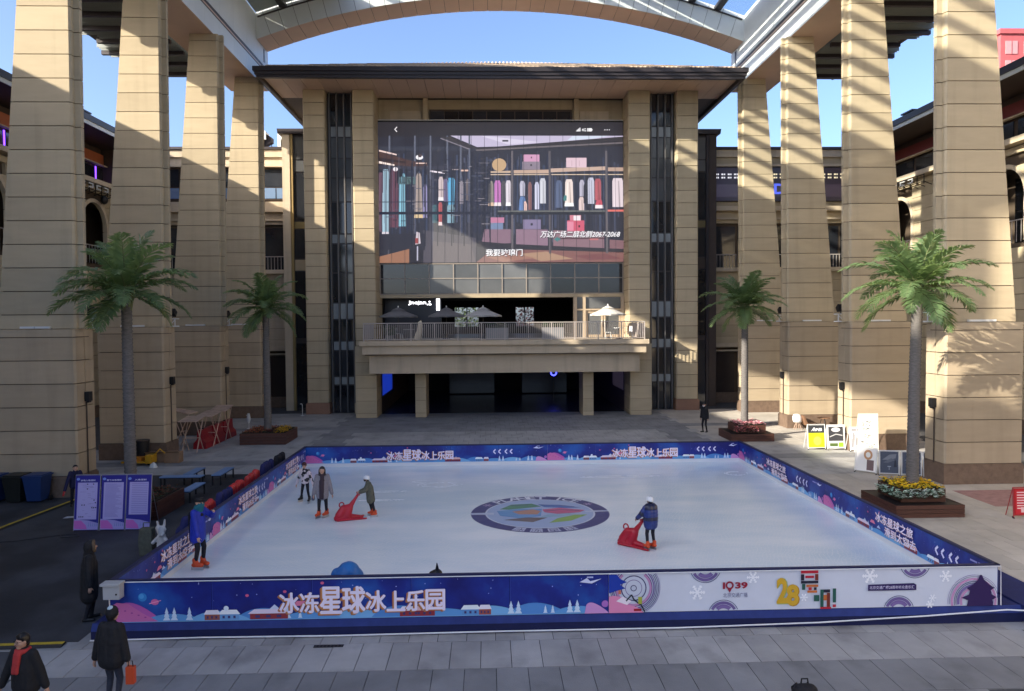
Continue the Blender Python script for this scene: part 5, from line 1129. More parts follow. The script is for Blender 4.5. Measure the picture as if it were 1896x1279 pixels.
stall(-15.15, 38.0, 1.68, .1, .06, 'folding wooden stall with slatted top nearest the camera'); stall(-14.95, 39.8, 1.72, -.05, .1, 'folding wooden stall with slatted top, second from the camera'); stall(-15.0, 41.7, 1.78, .05, .12, 'folding wooden stall with slatted top, farthest from the camera'); stall(-16.4, 39.5, 1.95, 1.5, .18, 'folding wooden stall raised behind the others against the column')
REDP = mat('red_plastic', (.28, .012, .02), .4, var=.12)
for k, y in enumerate((39.5, 41.1, 42.7)):
    t = thing('water_barrier', 'red plastic water barrier under the stalls, %s' % ('near one', 'middle one', 'far one')[k], 'barrier', (-15.1, y, 0), 'red water barriers')
    MB().prism([(-15.45, 0), (-14.75, 0), (-14.78, .3), (-14.95, .5), (-14.98, 1.0), (-15.22, 1.0), (-15.25, .5), (-15.42, .3)], 'y', y-.72, y+.72).build('shell', REDP, t, bevel=.02)
    MB().tube([(-15.1, y-.3, 1.0), (-15.1, y-.3, 1.05)], .06, 10).build('filler_cap', BLACK, t)
# clutter at the foot of the second left pedestal
t = thing('pallet_truck', 'yellow hand pallet truck lying by the left columns', 'pallet truck', (-15.9, 34.6, 0)); YEL = mat('yellow_paint', (.55, .30, .02), .4)
for a in (0, .38): BOX('fork', YEL, t, -17.0, -15.9, 34.4+a, 34.56+a, .12, .2)
BOX('pump_body', YEL, t, -15.9, -15.6, 34.4, 34.94, .1, .48); MB().tube([(-15.65, 34.67, .4), (-15.3, 34.6, .75), (-15.05, 34.55, .55)], .03, 8).build('handle', YEL, t); BOX('orange_case', mat('orange_plastic', (.55,.2,.02), .5), t, -16.8, -16.1, 34.42, 34.92, .2, .36)
for yy in (34.5, 34.85): MB().tube([(-15.75, yy-.04, .09), (-15.75, yy+.04, .09)], .09, 12).build('wheel', BLACK, t)
t = thing('safety_helmet', 'white safety helmet on the ground by the pallet truck', 'helmet', (-15.35, 34.0, 0))
MB().loft([[(-15.35+r*1.1*cos(a*pi/8), 34.0+r*sin(a*pi/8), z) for a in range(16)] for r, z in ((.17,.0),(.17,.03),(.14,.035),(.135,.1),(.11,.16),(.06,.2),(.01,.215))]).build('shell', WHITEM, t, smooth=True); MB().box(-15.37, -15.33, 33.9, 34.1, .2, .225).build('ridge', WHITEM, t)
CARD = mat('cardboard', (.28, .18, .11), .85, var=.15, scale=3)
for k, (x, y, w_, d_, h_) in enumerate(((-15.75, 35.4, .95, .5, .45), (-14.95, 35.25, .7, .5, .5))):
    t = thing('cardboard_box', ('wide cardboard box by the left pedestal', 'taped cardboard box at the pedestal corner')[k], 'box', (x, y, 0), 'cardboard boxes')
    BOX('carton', CARD, t, x-w_/2, x+w_/2, y-d_/2, y+d_/2, 0, h_, bevel=.008); BOX('tape', mat('brown_tape', (.35,.25,.15), .4), t, x-w_/2+.01, x+w_/2-.01, y-.03, y+.03, h_, h_+.003); MB().loft([[(x-w_/2, y-d_/2+a, h_+b), (x+w_/2, y-d_/2+a, h_+b)][::1]+[(x+w_/2, y-d_/2+a-.12, h_+b+.07), (x-w_/2, y-d_/2+a-.12, h_+b+.07)] for a, b in ((0,0),(.004,.004))]).build('flap', CARD, t)
t = thing('waste_drum', 'tall black waste drum against the second left pedestal', 'bin', (-16.5, 35.5, 0)); MB().tube([(-16.5,35.5,0),(-16.5,35.5,.95),(-16.5,35.5,1.0)], [.27,.3,.31], 18).build('drum', BLACK, t); MB().tube([(-16.5,35.5,1.0),(-16.5,35.5,1.04)], .32, 18).build('lid', DARK, t)
for k, (x, y) in enumerate(((-14.9, 46.1), (-13.1, 52.1))):
    t = thing('hooked_pole', ('white cloth hanging on a short pole by the farthest left pedestal', 'short pale hooked pole by the left outer pier')[k], 'pole', (x, y, 0), 'short poles')
    MB().tube([(x,y,0),(x,y,.75),(x-.05,y,.85),(x-.16,y,.83)], .02, 6).build('pole', WHITEM, t); MB().tube([(x,y,0),(x,y,.02)], .14, 12).build('foot', WHITEM, t)
    if k == 0: MB().tube([(x,y-.04,.35),(x,y-.04,.6),(x,y-.04,.95)], [.06,.13,.07], 8).build('cloth', mat('white_cloth', (.6,.6,.6), .9), t)
# cable ramps and loose paper on the matting
YB = mat('yellow_rubber', (.50, .36, .03), .6, var=.2, scale=6)
for (xa, ya), (xb, yb), lab in (((-15.0, 15.02), (-8.75, 15.2), 'yellow and black cable ramp left of the rink platform'), ((-15.9, 22.0), (-15.4, 28.0), 'yellow and black cable ramp beside the left columns')):
    t = thing('cable_ramp', lab, 'cable ramp', ((xa+xb)/2, (ya+yb)/2, 0), 'cable ramps'); n = 7
    for k in range(n):
        A = Vector((xa+(xb-xa)*k/n, ya+(yb-ya)*k/n, 0)); B_ = Vector((xa+(xb-xa)*(k+.99)/n, ya+(yb-ya)*(k+.99)/n, 0)); d = (B_-A).normalized(); nn = Vector((-d.y, d.x, 0))
        MB().loft([[tuple(p+nn*v+Vector((0,0,z))) for v, z in ((-.12,.006),(.12,.006),(.06,.055),(-.06,.055))] for p in (A, B_)]).build('section', BLACK, t)
        MB().loft([[tuple(p+nn*v+Vector((0,0,z))) for v, z in ((-.05,.056),(.05,.056),(.05,.064),(-.05,.064))] for p in (A, B_)]).build('yellow_lid', YB, t)
for k, (x, y, a) in enumerate(((-13.95, 25.95, .1), (-14.0, 25.35, .2))): tag(MB().loft([[(x-.45,y-.12,z),(x+.45,y-.12+a,z),(x+.45,y+.12+a,z),(x-.45,y+.12,z)] for z in (.007, .011)]).build('paper_sheet', mat('white_paper', (.5,.51,.54), .8)), ('large white paper sheet lying beside the cable ramp', 'narrow white paper sheet on the matting behind the boards')[k], 'paper')
# ------------------------------------------------------------------ sign stands on the right
def aframe(x, y, w_, h_, pr, label, rz=0, name='sign_stand', m=WHITEM, tilt=.12):
    t = thing(name, label, 'sign', (x, y, 0), 'sign stands on the right'); c, s_ = cos(rz), sin(rz); T = lambda a, b, z: (x+a*c-b*s_, y+a*s_+b*c, z)
    pn = MB().loft([[T(-w_/2+.03, z*tilt, z), T(w_/2-.03, z*tilt, z), T(w_/2-.03, z*tilt+.015, z), T(-w_/2+.03, z*tilt+.015, z)] for z in (.1, h_-.03)]).build('panel', m, t)
    pr.build('printed_sheet', pn, T(-w_/2+.035, .1*tilt-.004, .1), Vector((c, s_, 0))*(w_-.07), Vector((-s_*tilt, c*tilt, 1))*(h_-.14))
    f_ = MB()
    for a in (-w_/2, w_/2): f_.tube([T(a, 0, .02), T(a, h_*tilt, h_)], .018, 6).tube([T(a, h_*tilt, h_), T(a, h_*tilt*2+.25, .02)], .014, 6)
    f_.tube([T(-w_/2, h_*tilt, h_), T(w_/2, h_*tilt, h_)], .018, 6).tube([T(-w_/2, .1*tilt, .1), T(w_/2, .1*tilt, .1)], .018, 6).build('frame', m, t)
    for a in (-w_/2, w_/2): MB().tube([T(a, -.03, .0), T(a, .05, .04)], .03, 6).build('foot', BLACK, t)
p1 = Print().rect(0,0,1,1,(200,214,40),0).rect(0,.66,1,1,(60,62,66),1).poly([(.18,.74),(.34,.9),(.42,.9),(.38,.74),(.33,.74),(.31,.79),(.26,.79),(.24,.74)], (235,235,235), 2).poly([(.42,.74),(.46,.86),(.6,.86),(.62,.8),(.54,.79),(.5,.74)], (235,235,235), 2).poly([(.6,.74),(.66,.87),(.84,.87),(.86,.76),(.78,.74)], (235,235,235), 2).circ(.55,.3,.25,(226,232,90),1,ry=.2)
p2 = Print().rect(0,0,1,1,(226,226,224),0).rect(.04,.32,.96,.95,(66,66,70),1).circ(.5,.82,.28,(220,220,222),2,ry=.1).line([(.1,.5),(.5,.62),(.9,.56)], .04, (200,200,200), 2).rect(.1,.08,.6,.22,(90,110,60),1).rect(.65,.05,.95,.25,(150,200,60),1)
p3 = Print().rect(0,0,1,1,(206,206,210),0)
for k in range(9): p3.rect(.08+.1*k,.12,.12+.1*k,.5+.04*((k*7) % 9),(120,116,120),1)
p3.rect(.1,.88,.9,.93,(120,116,120),1)
aframe(16.45, 36.3, .88, 1.25, p1, 'A-frame sign with a black and lime green poster'); aframe(17.35, 36.1, .88, 1.25, p2, 'A-frame sign with a black and white poster beside the lime one'); aframe(18.2, 35.6, .78, 1.2, p3, 'A-frame sign with a pale skyline poster, rightmost of the three')
p4 = Print().rect(0,0,1,1,(236,236,232),0)
random.seed(21)
for k in range(46): a, b = random.uniform(.06,.8), random.uniform(.12,.82); p4.rect(a, b, a+random.uniform(.04,.16), b+random.uniform(.012,.03), random.choice([(110,116,100),(150,156,140),(90,92,90),(190,190,180)]), 1)
aframe(18.35, 34.9, .95, 1.95, p4, 'tall white advertising stand in front of the second right pedestal', tilt=.05)
p5 = Print().rect(0,0,1,1,(74,82,100),0).poly([(.1,.62),(.5,.86),(.9,.9),(.85,.7),(.5,.62)], (120,126,138), 1).poly([(.15,.5),(.6,.7),(.85,.62),(.4,.48)], (98,104,118), 2).rect(.4,.3,.6,.34,(150,158,172),1).rect(.48,.16,.51,.3,(150,158,172),1).poly([(.75,.3),(.92,.3),(.88,.6),(.8,.62)], (48,54,68), 2)
for k, (x, y, rz) in enumerate(((16.68, 30.05, -.25), (17.48, 29.8, -.25))): aframe(x, y, .76, 1.05, p5, ('blue grey cafe barrier panel left of the palm trunk', 'blue grey cafe barrier panel right beside the palm trunk')[k], rz, 'cafe_barrier', mat('pale_alu', (.6,.62,.65), .4), tilt=.03)
p6 = Print().rect(0,0,1,1,(238,236,232),0).ring(.6,.72,.12,.22,(196,150,110),1,20).rect(.55,.05,.9,.5,(120,100,100),1)
aframe(15.95, 30.6, .9, 1.1, p6, 'white cafe barrier panel with a round brown emblem', -.9, 'cafe_barrier', tilt=.1); aframe(18.15, 29.75, .6, 1.05, Print().rect(0,0,1,1,(112,112,118),0).poly([(.1,.3),(.9,.5),(.9,.9),(.2,.8)], (150,150,156), 1), 'narrow grey cafe barrier panel to the right of the palm trunk', .5, 'cafe_barrier', mat('pale_alu', (0,0,0)), tilt=.03)
p7 = Print().rect(0,0,1,1,(176,30,40),0).rect(.06,.05,.94,.95,(196,44,56),1)
for k in range(7): p7.rect(.12,.84-k*.1,.6+.04*((k*5) % 8),.88-k*.1,(240,210,210),2)
p7.rect(.3,.1,.85,.3,(230,190,190),2)
aframe(17.55, 23.4, .8, 1.0, p7, 'red poster stand with white lettering at the right edge', 0, 'sign_stand', mat('red_frame', (.35,.03,.04), .5), tilt=.06)
# lounge furniture by the third right pedestal
t = thing('shell_chair', 'white shell chair on the sunny paving by the third right pedestal', 'chair', (18.3, 43.0, 0))
MB().loft([[(18.3+r*cos(a*pi/8), 43.0+r*.9*sin(a*pi/8)+oy, z) for a in range(16)] for r, z, oy in ((.12,.42,0),(.24,.45,0),(.27,.55,.02),(.27,.75,.06),(.2,.88,.1),(.05,.92,.12))]).build('shell', WHITEM, t, smooth=True)
for a in (.8, 2.3, 3.9, 5.5): MB().tube([(18.3+.08*cos(a), 43+.08*sin(a), .43), (18.3+.24*cos(a), 43+.24*sin(a), .01)], .016, 6).build('leg', WOODL, t)
BRN = mat('brown_wicker', (.22, .12, .07), .7, var=.2, scale=12)
t = thing('lounge_chair', 'brown wicker lounge chair beside the white shell chair', 'chair', (19.0, 42.9, 0))
MB().prism([(18.65,.3),(19.35,.3),(19.35,.38),(18.75,.4),(18.55,.86),(18.47,.84)], 'y', 42.6, 43.2).build('seat_shell', BRN, t)
for x in (18.72, 19.3):
    for y in (42.64, 43.16): MB().tube([(x,y,.3),(x,y,0)], .018, 6).build('leg', DARK, t)
t = thing('side_table', 'small round brown side table by the third right pedestal', 'table', (19.75, 42.75, 0)); MB().tube([(19.75,42.75,.7),(19.75,42.75,.73)], .36, 18).build('table_top', BRN, t)
for a in (.5, 2.6, 4.7): MB().tube([(19.75+.1*cos(a),42.75+.1*sin(a),.7),(19.75+.28*cos(a),42.75+.28*sin(a),0)], .018, 6).build('leg', DARK, t)
struct(MB().box(17.6, 22.5, 24.9, 27.3, -.0195, .004).build('red_mat', mat('red_carpet', (.33,.19,.18), .9, var=.2, scale=4)))
# ------------------------------------------------------------------ bundles stored outside the left barrier
for k, (y, h_, c, lab) in enumerate(((20.8, 1.30, 0, 'navy bundle leaning outside the left barrier nearest the camera'), (22.0, 1.33, 1, 'red skating aid stored outside the left barrier, near one'), (23.4, 1.34, 0, 'navy bundle between the red skating aids'), (24.6, 1.36, 1, 'long red skating aid stored outside the left barrier, middle one'), (26.2, 1.36, 1, 'red skating aid stored outside the left barrier, far one'), (27.9, 1.38, 0, 'dark navy bundle with a peaked top outside the left barrier'), (29.6, 1.36, 2, 'black bundle outside the far end of the left barrier'))):
    t = thing('stored_bundle', lab, 'bundle', (-8.45, y, .33), 'bundles outside the left barrier'); m_ = (mat('navy_cloth', (.02,.022,.10), .85), mat('red_aid_plastic', (.45,.03,.03), .4), mat('black_cloth', (.015,.015,.02), .9))[c]
    rnd = random.Random(k); caps = [((0,-.45,.1),(0,.45,.1),.17,.17,0), ((-.02,-.35,.5),(-.02,.4,.45),.2,.19,0)]
    for q_ in range(5): yy = -.45+.23*q_; caps.append(((.03,yy,.4),(.06,yy+rnd.uniform(-.1,.1),h_-.33-.16+rnd.uniform(-.03,.06)),.16,.11,0))
    blob('body', caps, [m_], t, .03, 2)
# cables and drains
CAB = mat('black_cable', (.015, .015, .016), .6)
tag(MB().tube([(-13.5,23.4,.02),(-13.2,22.9,.02),(-12.7,23.0,.02),(-12.9,23.3,.02),(-13.4,23.15,.02),(-14.4,22.6,.02),(-16.0,22.3,.02)], .012, 6).build('loose_cable', CAB), 'loose black cable coiled in front of the leftmost notice board', 'cable')
for k, (x0, x1, y) in enumerate(((-9.9, -9.2, 48.6), (11.4, 12.1, 48.2), (-3.6, -3.0, 14.9))):
    t = thing('slot_drain', ('dark slot drain in the paving before the left balcony pier', 'dark slot drain in the paving before the right balcony pier', 'short slot drain beside the front of the rink platform')[k], 'drain', ((x0+x1)/2, y, 0), 'slot drains')
    BOX('channel', CAB, t, x0, x1, y-.06, y+.06, -.01, .005)
    for q_ in range(8): xx = x0+.04+q_*(x1-x0-.08)/7; BOX('bar', DARK, t, xx-.012, xx+.012, y-.055, y+.055, .005, .009)
# ------------------------------------------------------------------ people
SKIN = mat('skin', (.52, .31, .22), .5, var=.06, scale=8); HAIR = mat('black_hair', (.012, .010, .010), .4); EYE_ = mat('eye', (.01, .008, .008), .2); LIP = mat('lips', (.36, .12, .10), .5)
STEEL = mat('steel', (.5, .5, .52), .3, metal=.9); ORSK = mat('orange_skate', (.62, .075, .02), .4)
def V3(*a): return Vector(a)
def ik(a, b, l1, l2, pole):
    a = Vector(a); b = Vector(b); d = b-a; L = min(d.length, (l1+l2)*.999); d = d.normalized(); x = (l1*l1-l2*l2+L*L)/(2*L); h = sqrt(max(l1*l1-x*x, 0)); p = Vector(pole); p = (p-d*p.dot(d)).normalized()
    return a+d*x+p*h
def person(label, loc, rz, H, feet, hands, lean=.02, top=None, legs=None, shoes=None, skates=None, coat=None, hair=None, head_yaw=0, head_dip=0, group='people', extra=None, mask=None):
    s = H/1.75; t = thing('person', label, 'person', loc, group, rz); lift = .075 if skates else 0
    hz = .5*H+lift*.5; P0 = V3(0, 0, hz+.04*s); Ch = V3(0, -lean*.6, .73*H); N0 = V3(0, -lean*.95, .835*H); Hd = V3(0, -lean-.02*s-head_dip*.05, .925*H-head_dip*.03)
    R = Matrix.Rotation(head_yaw, 3, 'Z') @ Matrix.Rotation(-head_dip*.5, 3, 'X'); hd = lambda x, y, z: Hd+R @ V3(x*s, y*s, z*s)
    caps = [(P0, Ch, .13*s, .14*s, 1), (V3(-.05*s, 0, hz), V3(.05*s, 0, hz), .12*s, .12*s, 2), (Ch+V3(-.1*s,0,.06*s), Ch+V3(.1*s,0,.06*s), .085*s, .085*s, 1), (N0, Hd, .052*s, .05*s, 0),
            (hd(0,.012,.02), hd(0,.0,-.02), .092*s, .086*s, 0), (hd(0,-.03,-.03), hd(0,-.045,-.085), .062*s, .042*s, 0), (hd(0,-.088,.012), hd(0,-.108,-.022), .011*s, .016*s, 0)]
    for sd in (-1, 1): caps.append((hd(sd*.088,.005,.012), hd(sd*.09,.01,-.022), .014*s, .010*s, 0)); caps.append((hd(sd*.04,-.062,-.015), hd(sd*.045,-.06,-.03), .03*s, .026*s, 0))
    J = {}
    for i, sd in enumerate((-1, 1)):
        hip = V3(sd*.085*s, 0, hz-.01*s); an = V3(feet[i][0], feet[i][1], .085*s+lift+(feet[i][2] if len(feet[i]) > 2 else 0)); LN = (hz-.01*s-.085*s-lift)*1.012; kn = ik(hip, an, LN*.51, LN*.5, (sd*.08, -1, 0))
        yaw = feet[i][3] if len(feet[i]) > 3 else sd*.25; fd = V3(sin(yaw), -cos(yaw), 0); toe = an+fd*.15*s+V3(0,0,-.045*s); heel = an-fd*.04*s+V3(0,0,-.045*s)
        caps += [(hip, kn, .085*s, .06*s, 2), (kn, an, .06*s, .042*s, 2), (heel, toe, .042*s, .036*s, 3)]; J[sd] = (an, toe, heel, fd)
        sh = V3(sd*.165*s, -lean*.8, .805*H); wr = Vector(hands[i][:3]); el = ik(sh, wr, .172*H, .15*H, (sd*.7, .6, -.6)); d = (wr-el).normalized()
        caps += [(sh, el, .054*s, .043*s, 1), (el, wr, .041*s, .029*s, 1)]
        inn = Vector((-sd, 0, 0)); inn = (inn-d*inn.dot(d)).normalized(); sdv = d.cross(inn)*sd
        caps.append((wr+d*.015*s, wr+d*.075*s, .026*s, .030*s, 0))
        for q in range(4):
            b0 = wr+d*.085*s+sdv*(q-1.5)*.019*s; ln = (.034, .040, .037, .029)[q]*s; b1 = b0+(d*.9+inn*.3).normalized()*ln; b2 = b1+(d*.5+inn*.85).normalized()*ln*.9
            caps += [(b0, b1, .0095*s, .009*s, 0), (b1, b2, .009*s, .008*s, 0)]
        th = wr+d*.03*s-sdv*.03*s; caps += [(th, th+(d*.6-sdv*.6+inn*.4)*.038*s, .011*s, .010*s, 0), (th+(d*.6-sdv*.6+inn*.4)*.038*s, th+(d*1.2-sdv*.75+inn*.7)*.05*s, .010*s, .008*s, 0)]
        J['arm%d' % sd] = (sh, el, wr)
    b = blob('body', caps, [SKIN, top or BLACK, legs or BLACK, shoes or BLACK], t, .0115*max(s, .85), 2)
    f_ = MB()
    for sd in (-1, 1): f_.ell(hd(sd*.036,-.0905,.012), (.012*s,.006*s,.006*s), 8, 6)
    f_.build('eyes', EYE_, b, local=True); MB().ell(hd(0,-.0895,-.06), (.022*s,.006*s,.006*s), 8, 6).build('mouth', LIP, b, local=True)
    if coat:
        ms, hem, bulk, puffs = coat; m0 = ms if isinstance(ms, list) else [ms]; c = []
        if puffs:
            n = puffs
            for k in range(n):
                z = hem+(.80*H-hem)*(k+.5)/n; r = (.15+.02*sin(pi*(k+.5)/n))*s*bulk; hh = (.80*H-hem)/n; y = -lean*.6*(z/H)
                for x in (-.07, .07): c.append((V3(x*s, y, z-hh*.18), V3(x*s, y, z+hh*.18), r, r, k % len(m0)))
            c.append((V3(0,0,hem+.05*s), Ch, .145*s*bulk, .14*s*bulk, 0))
        else:
            for x in (-.075, .075): c += [(V3(x*s, -lean*.3, hem+.1*s), V3(x*s, -lean*.5, .66*H), .125*s*bulk, .115*s*bulk, 0), (V3(x*s, -lean*.5, .66*H), V3(x*.9*s, -lean*.7, .775*H), .12*s*bulk, .10*s*bulk, 0)]
            c += [(V3(0,-.02*s,hem+.1*s), V3(0,-.02*s-lean*.4,.7*H), .14*s*bulk, .13*s*bulk, 0)]
        c.append((N0+V3(0,0,-.04*s), N0+V3(0,.0,.012*s), .098*s, .082*s, 0))
        for sd in (-1, 1):
            sh, el, wr = J['arm%d' % sd]; w0 = wr+(el-wr)*.1; g = .022*bulk*s
            if puffs:
                for A, B_, ra, rb in ((sh, el, .054*s, .045*s), (el, w0, .045*s, .036*s)):
                    for k in range(3): p_ = A+(B_-A)*(k+.5)/3; q_ = (B_-A)/3*.22; c.append((p_-q_, p_+q_, ra+(rb-ra)*k/3+g*1.5, ra+(rb-ra)*k/3+g*1.5, k % len(m0)))
                c.append((sh, el, .062*s, .052*s, 0)); c.append((el, w0, .052*s, .045*s, 0))
            else: c += [(sh, el, .056*s+g, .046*s+g, 0), (el, w0, .046*s+g, .036*s+g, 0)]
        blob('coat', c, m0, t, .017*max(s, .8), 2)
    if skates:
        for sd in (-1, 1):
            an, toe, heel, fd = J[sd]
            sk_ = blob('skate', [(heel+V3(0,0,.01), toe+V3(0,0,.005), .056*s, .05*s, 0), (an+V3(0,0,-.02), an+V3(0,0,.085*s)-fd*.012, .06*s, .062*s, 0), (an+fd*.05*s, an+V3(0,0,.05*s)+fd*.02*s, .045*s, .05*s, 0)], [skates], t, .013, 2)
            z1 = min(heel.z, toe.z)-.045*s; n_ = V3(-fd.y, fd.x, 0)*.004; A = heel-fd*.06*s; B_ = toe+fd*.05*s
            MB().loft([[tuple(V3(p.x, p.y, z)+n_*k) for p, k in ((A,-1),(B_,-1),(B_,1),(A,1))] for z in (0.002, max(z1, .03))]).build('blade', STEEL, sk_, local=True)
    if hair:
        kind, hm = hair; hc = []
        if kind in ('short', 'long', 'tail'):
            hc = [(hd(0,.02,.045), hd(0,.03,.02), .098*s, .1*s, 0), (hd(-.05,-.035,.075), hd(.05,-.035,.075), .035*s, .035*s, 0), (hd(0,.06,.0), hd(0,.06,-.06), .07*s, .06*s, 0)]
            if kind == 'long': hc += [(hd(sd*.085,.015,.02), hd(sd*.095,.0,-.15), .032*s, .03*s, 0) for sd in (-1, 1)]+[(hd(0,.07,-.03), hd(0,.075,-.2), .075*s, .06*s, 0)]
            if kind == 'tail': hc += [(hd(0,.1,.0), hd(.03,.15,-.12), .045*s, .03*s, 0)]
            blob('hair', hc, [hm], t, .013, 2)
        if kind == 'hood':
            m1, m2 = hm; hc = [(hd(0,.035,.03), hd(0,.05,-.03), .115*s, .115*s, 0), (hd(0,.04,-.08), N0+V3(0,.03*s,-.02*s), .10*s, .10*s, 0)]
            for k in range(10): a = k*2*pi/10; a2 = a+2*pi/10; hc.append((hd(.098*cos(a), -.055, .0+.115*sin(a)), hd(.098*cos(a2), -.055, .0+.115*sin(a2)), .03*s, .03*s, 1))
            blob('hood', hc, [m1, m2], t, .014, 1); blob('hair', [(hd(0,.0,.055), hd(0,.01,.03), .094*s, .095*s, 0)], [HAIR], t, .014, 2)
        if kind == 'helmet':
            o = MB(); rings = []
            for k in range(9):
                a = k*pi/2/8; r = .118*cos(a)+.0005; z = .118*sin(a)*1.02
                rings.append([tuple(hd(r*.95*cos(j*pi/10), r*1.12*sin(j*pi/10)+.008, .022+z)) for j in range(20)])
            rings.insert(0, [tuple(hd(.112*cos(j*pi/10), .13*sin(j*pi/10)+.008, -.012-.02*max(0, sin(j*pi/10)))) for j in range(20)])
            hl = o.loft(rings).build('helmet', hm, t, smooth=True, local=True)
            for k in (-1, 0, 1): MB().loft([[tuple(hd(.03*k+a*.009, .06-.09*q_, .022+.118*sqrt(max(0, 1-((.05-.09*q_)/.13)**2-(.03*k/.112)**2))+dz)) for a, dz in ((-1,-.004),(1,-.004),(1,.003),(-1,.003))] for q_ in (0, .5, 1)]).build('vent', BLACK, hl, local=True)
            st = MB()
            for sd in (-1, 1): st.tube([hd(sd*.1,.0,-.0), hd(sd*.082,-.03,-.07), hd(0,-.05,-.128)], .007*s, 5)
            st.build('chin_strap', BLACK, hl, local=True); blob('hair', [(hd(0,.03,.0), hd(0,.045,-.06), .09*s, .07*s, 0)], [HAIR], t, .014, 2)
        if kind == 'cap':
            rings = [[tuple(hd(r*cos(j*pi/10), r*1.08*sin(j*pi/10)+.005, z)) for j in range(20)] for r, z in ((.1,.03),(.102,.06),(.108,.085),(.095,.11),(.05,.122),(.004,.124))]
            cp = MB().loft(rings).build('cap', hm, t, smooth=True, local=True)
            MB().loft([[tuple(hd(.095*cos(a)*k, -.06-.095*abs(sin(a))*k+.02, .035-.012*k+dz)) for a in [pi+q_*pi/8 for q_ in range(9)] for k in (1,)]+[tuple(hd(.08*cos(a), -.05-.03*abs(sin(a)), .045+dz)) for a in [2*pi-q_*pi/8 for q_ in range(9)]] for dz in (0, .008)]).build('peak', hm, cp, local=True)
            blob('hair', [(hd(0,.04,.01), hd(0,.05,-.04), .085*s, .07*s, 0)], [HAIR], t, .014, 2)
    if mask: blob('face_mask', [(hd(0,-.055,-.045), hd(0,-.06,-.075), .058*s, .05*s, 0), (hd(-.075,-.02,-.045), hd(.075,-.02,-.045), .03*s, .03*s, 0)], [mask], t, .013, 2)
    return t, hd, J, N0, s
def scarf(t, hd, N0, s, m, tail=.3, side=.04):
    c = []
    for k in range(12): a = k*2*pi/12; b = a+2*pi/12; c.append((N0+V3(.085*s*cos(a), .085*s*sin(a)-.01, -.0), N0+V3(.085*s*cos(b), .085*s*sin(b)-.01, 0), .042*s, .042*s, 0))
    for dx in (-.03, .03): c.append((N0+V3(side+dx, -.12*s, -.03), N0+V3(side+dx-.01, -.165*s, -tail), .036*s, .034*s, 0))
    blob('scarf', c, [m], t, .014, 2)
def patch_mat(name, c0, c1, scale):
    m = bpy.data.materials.new(name); m.use_nodes = True; n = m.node_tree; N = n.nodes; L = n.links; b = N['Principled BSDF']; g = N.new('ShaderNodeNewGeometry'); v = N.new('ShaderNodeTexVoronoi'); v.inputs['Scale'].default_value = scale; L.new(g.outputs['Position'], v.inputs['Vector'])
    sp2 = N.new('ShaderNodeSeparateColor'); L.new(v.outputs['Color'], sp2.inputs[0]); r = N.new('ShaderNodeValToRGB'); r.color_ramp.interpolation = 'CONSTANT'; e = r.color_ramp.elements; e[0].color = (*c0, 1); e[1].position = .45; e[1].color = (*c1, 1); L.new(sp2.outputs[0], r.inputs[0]); L.new(r.outputs[0], b.inputs['Base Color']); b.inputs['Roughness'].default_value = .8; return m
BLKC = mat('black_coat_cloth', (.012, .012, .015), .8, bump=1.0, bscale=9, var=.2, scale=10); DKTR = mat('black_trousers', (.012, .012, .018), .85, bump=1.0, bscale=9); GREYC = mat('grey_wool', (.24, .22, .24), .9, bump=1.0, bscale=9, var=.15, scale=20); OLIVE = mat('olive_coat', (.10, .10, .075), .85, bump=1.0, bscale=9, var=.2, scale=12)
BLUEC = mat('blue_jacket', (.012, .03, .36), .6, bump=1.0, bscale=9, var=.15, scale=8); PUFF = mat('navy_puffer', (.012, .03, .17), .28, spec=.6, var=.2, scale=8); PUFD = mat('dark_puffer', (.012, .015, .05), .3, spec=.6); BEIGE = mat('beige_trousers', (.34, .29, .24), .85, bump=1.0, bscale=9, var=.1); JEANS = mat('dark_jeans', (.03, .035, .055), .85, bump=1.0, bscale=9, var=.2, scale=15); REDSC = mat('red_scarf', (.42, .04, .04), .9, var=.15, scale=25); TEAL = mat('teal_cloth', (.01, .12, .16), .8); WHITEH = mat('white_helmet', (.75, .76, .78), .3); BROWNH = mat('reddish_brown_hair', (.05, .012, .014), .5); BRSC = mat('brown_scarf', (.045, .03, .04), .9); FUR = mat('brown_fur', (.12, .08, .05), .95, var=.3, scale=40); MASKW = mat('white_mask', (.6, .62, .65), .8)
PAT = patch_mat('patchwork_jacket', (.03, .028, .035), (.6, .52, .55), 9)
ZI_ = ZI+.001
t, hd, J, N0, s = person('girl in a black and white patterned jacket and black skates by the back left corner', (-6.37, 25.56, ZI_), rad(-18), 1.40, ((-.20, .05), (.17, -.04)), ((-.33, -.02, .62), (.33, -.05, .66)), .03, DKTR, DKTR, BLACK, BLACK, (PAT, .66, 1.0, 0), ('tail', BROWNH), rad(25), .1)
blob('cap', [(hd(0,.02,.055), hd(0,.02,.04), .105*s, .11*s, 0), (hd(-.06,-.07,.05), hd(.06,-.07,.05), .03*s, .03*s, 0)], [BROWNH], t, .013, 2)
t, hd, J, N0, s = person('woman in a long grey coat and dark hood standing on orange skates', (-5.33, 23.53, ZI_), rad(12), 1.67, ((-.12, -.02, 0, -.6), (.12, .03, 0, -.75)), ((-.27, -.05, .76), (.30, -.04, .74)), .05, DKTR, DKTR, ORSK, ORSK, (GREYC, .60, 1.06, 0), ('long', HAIR), rad(-8), .35)
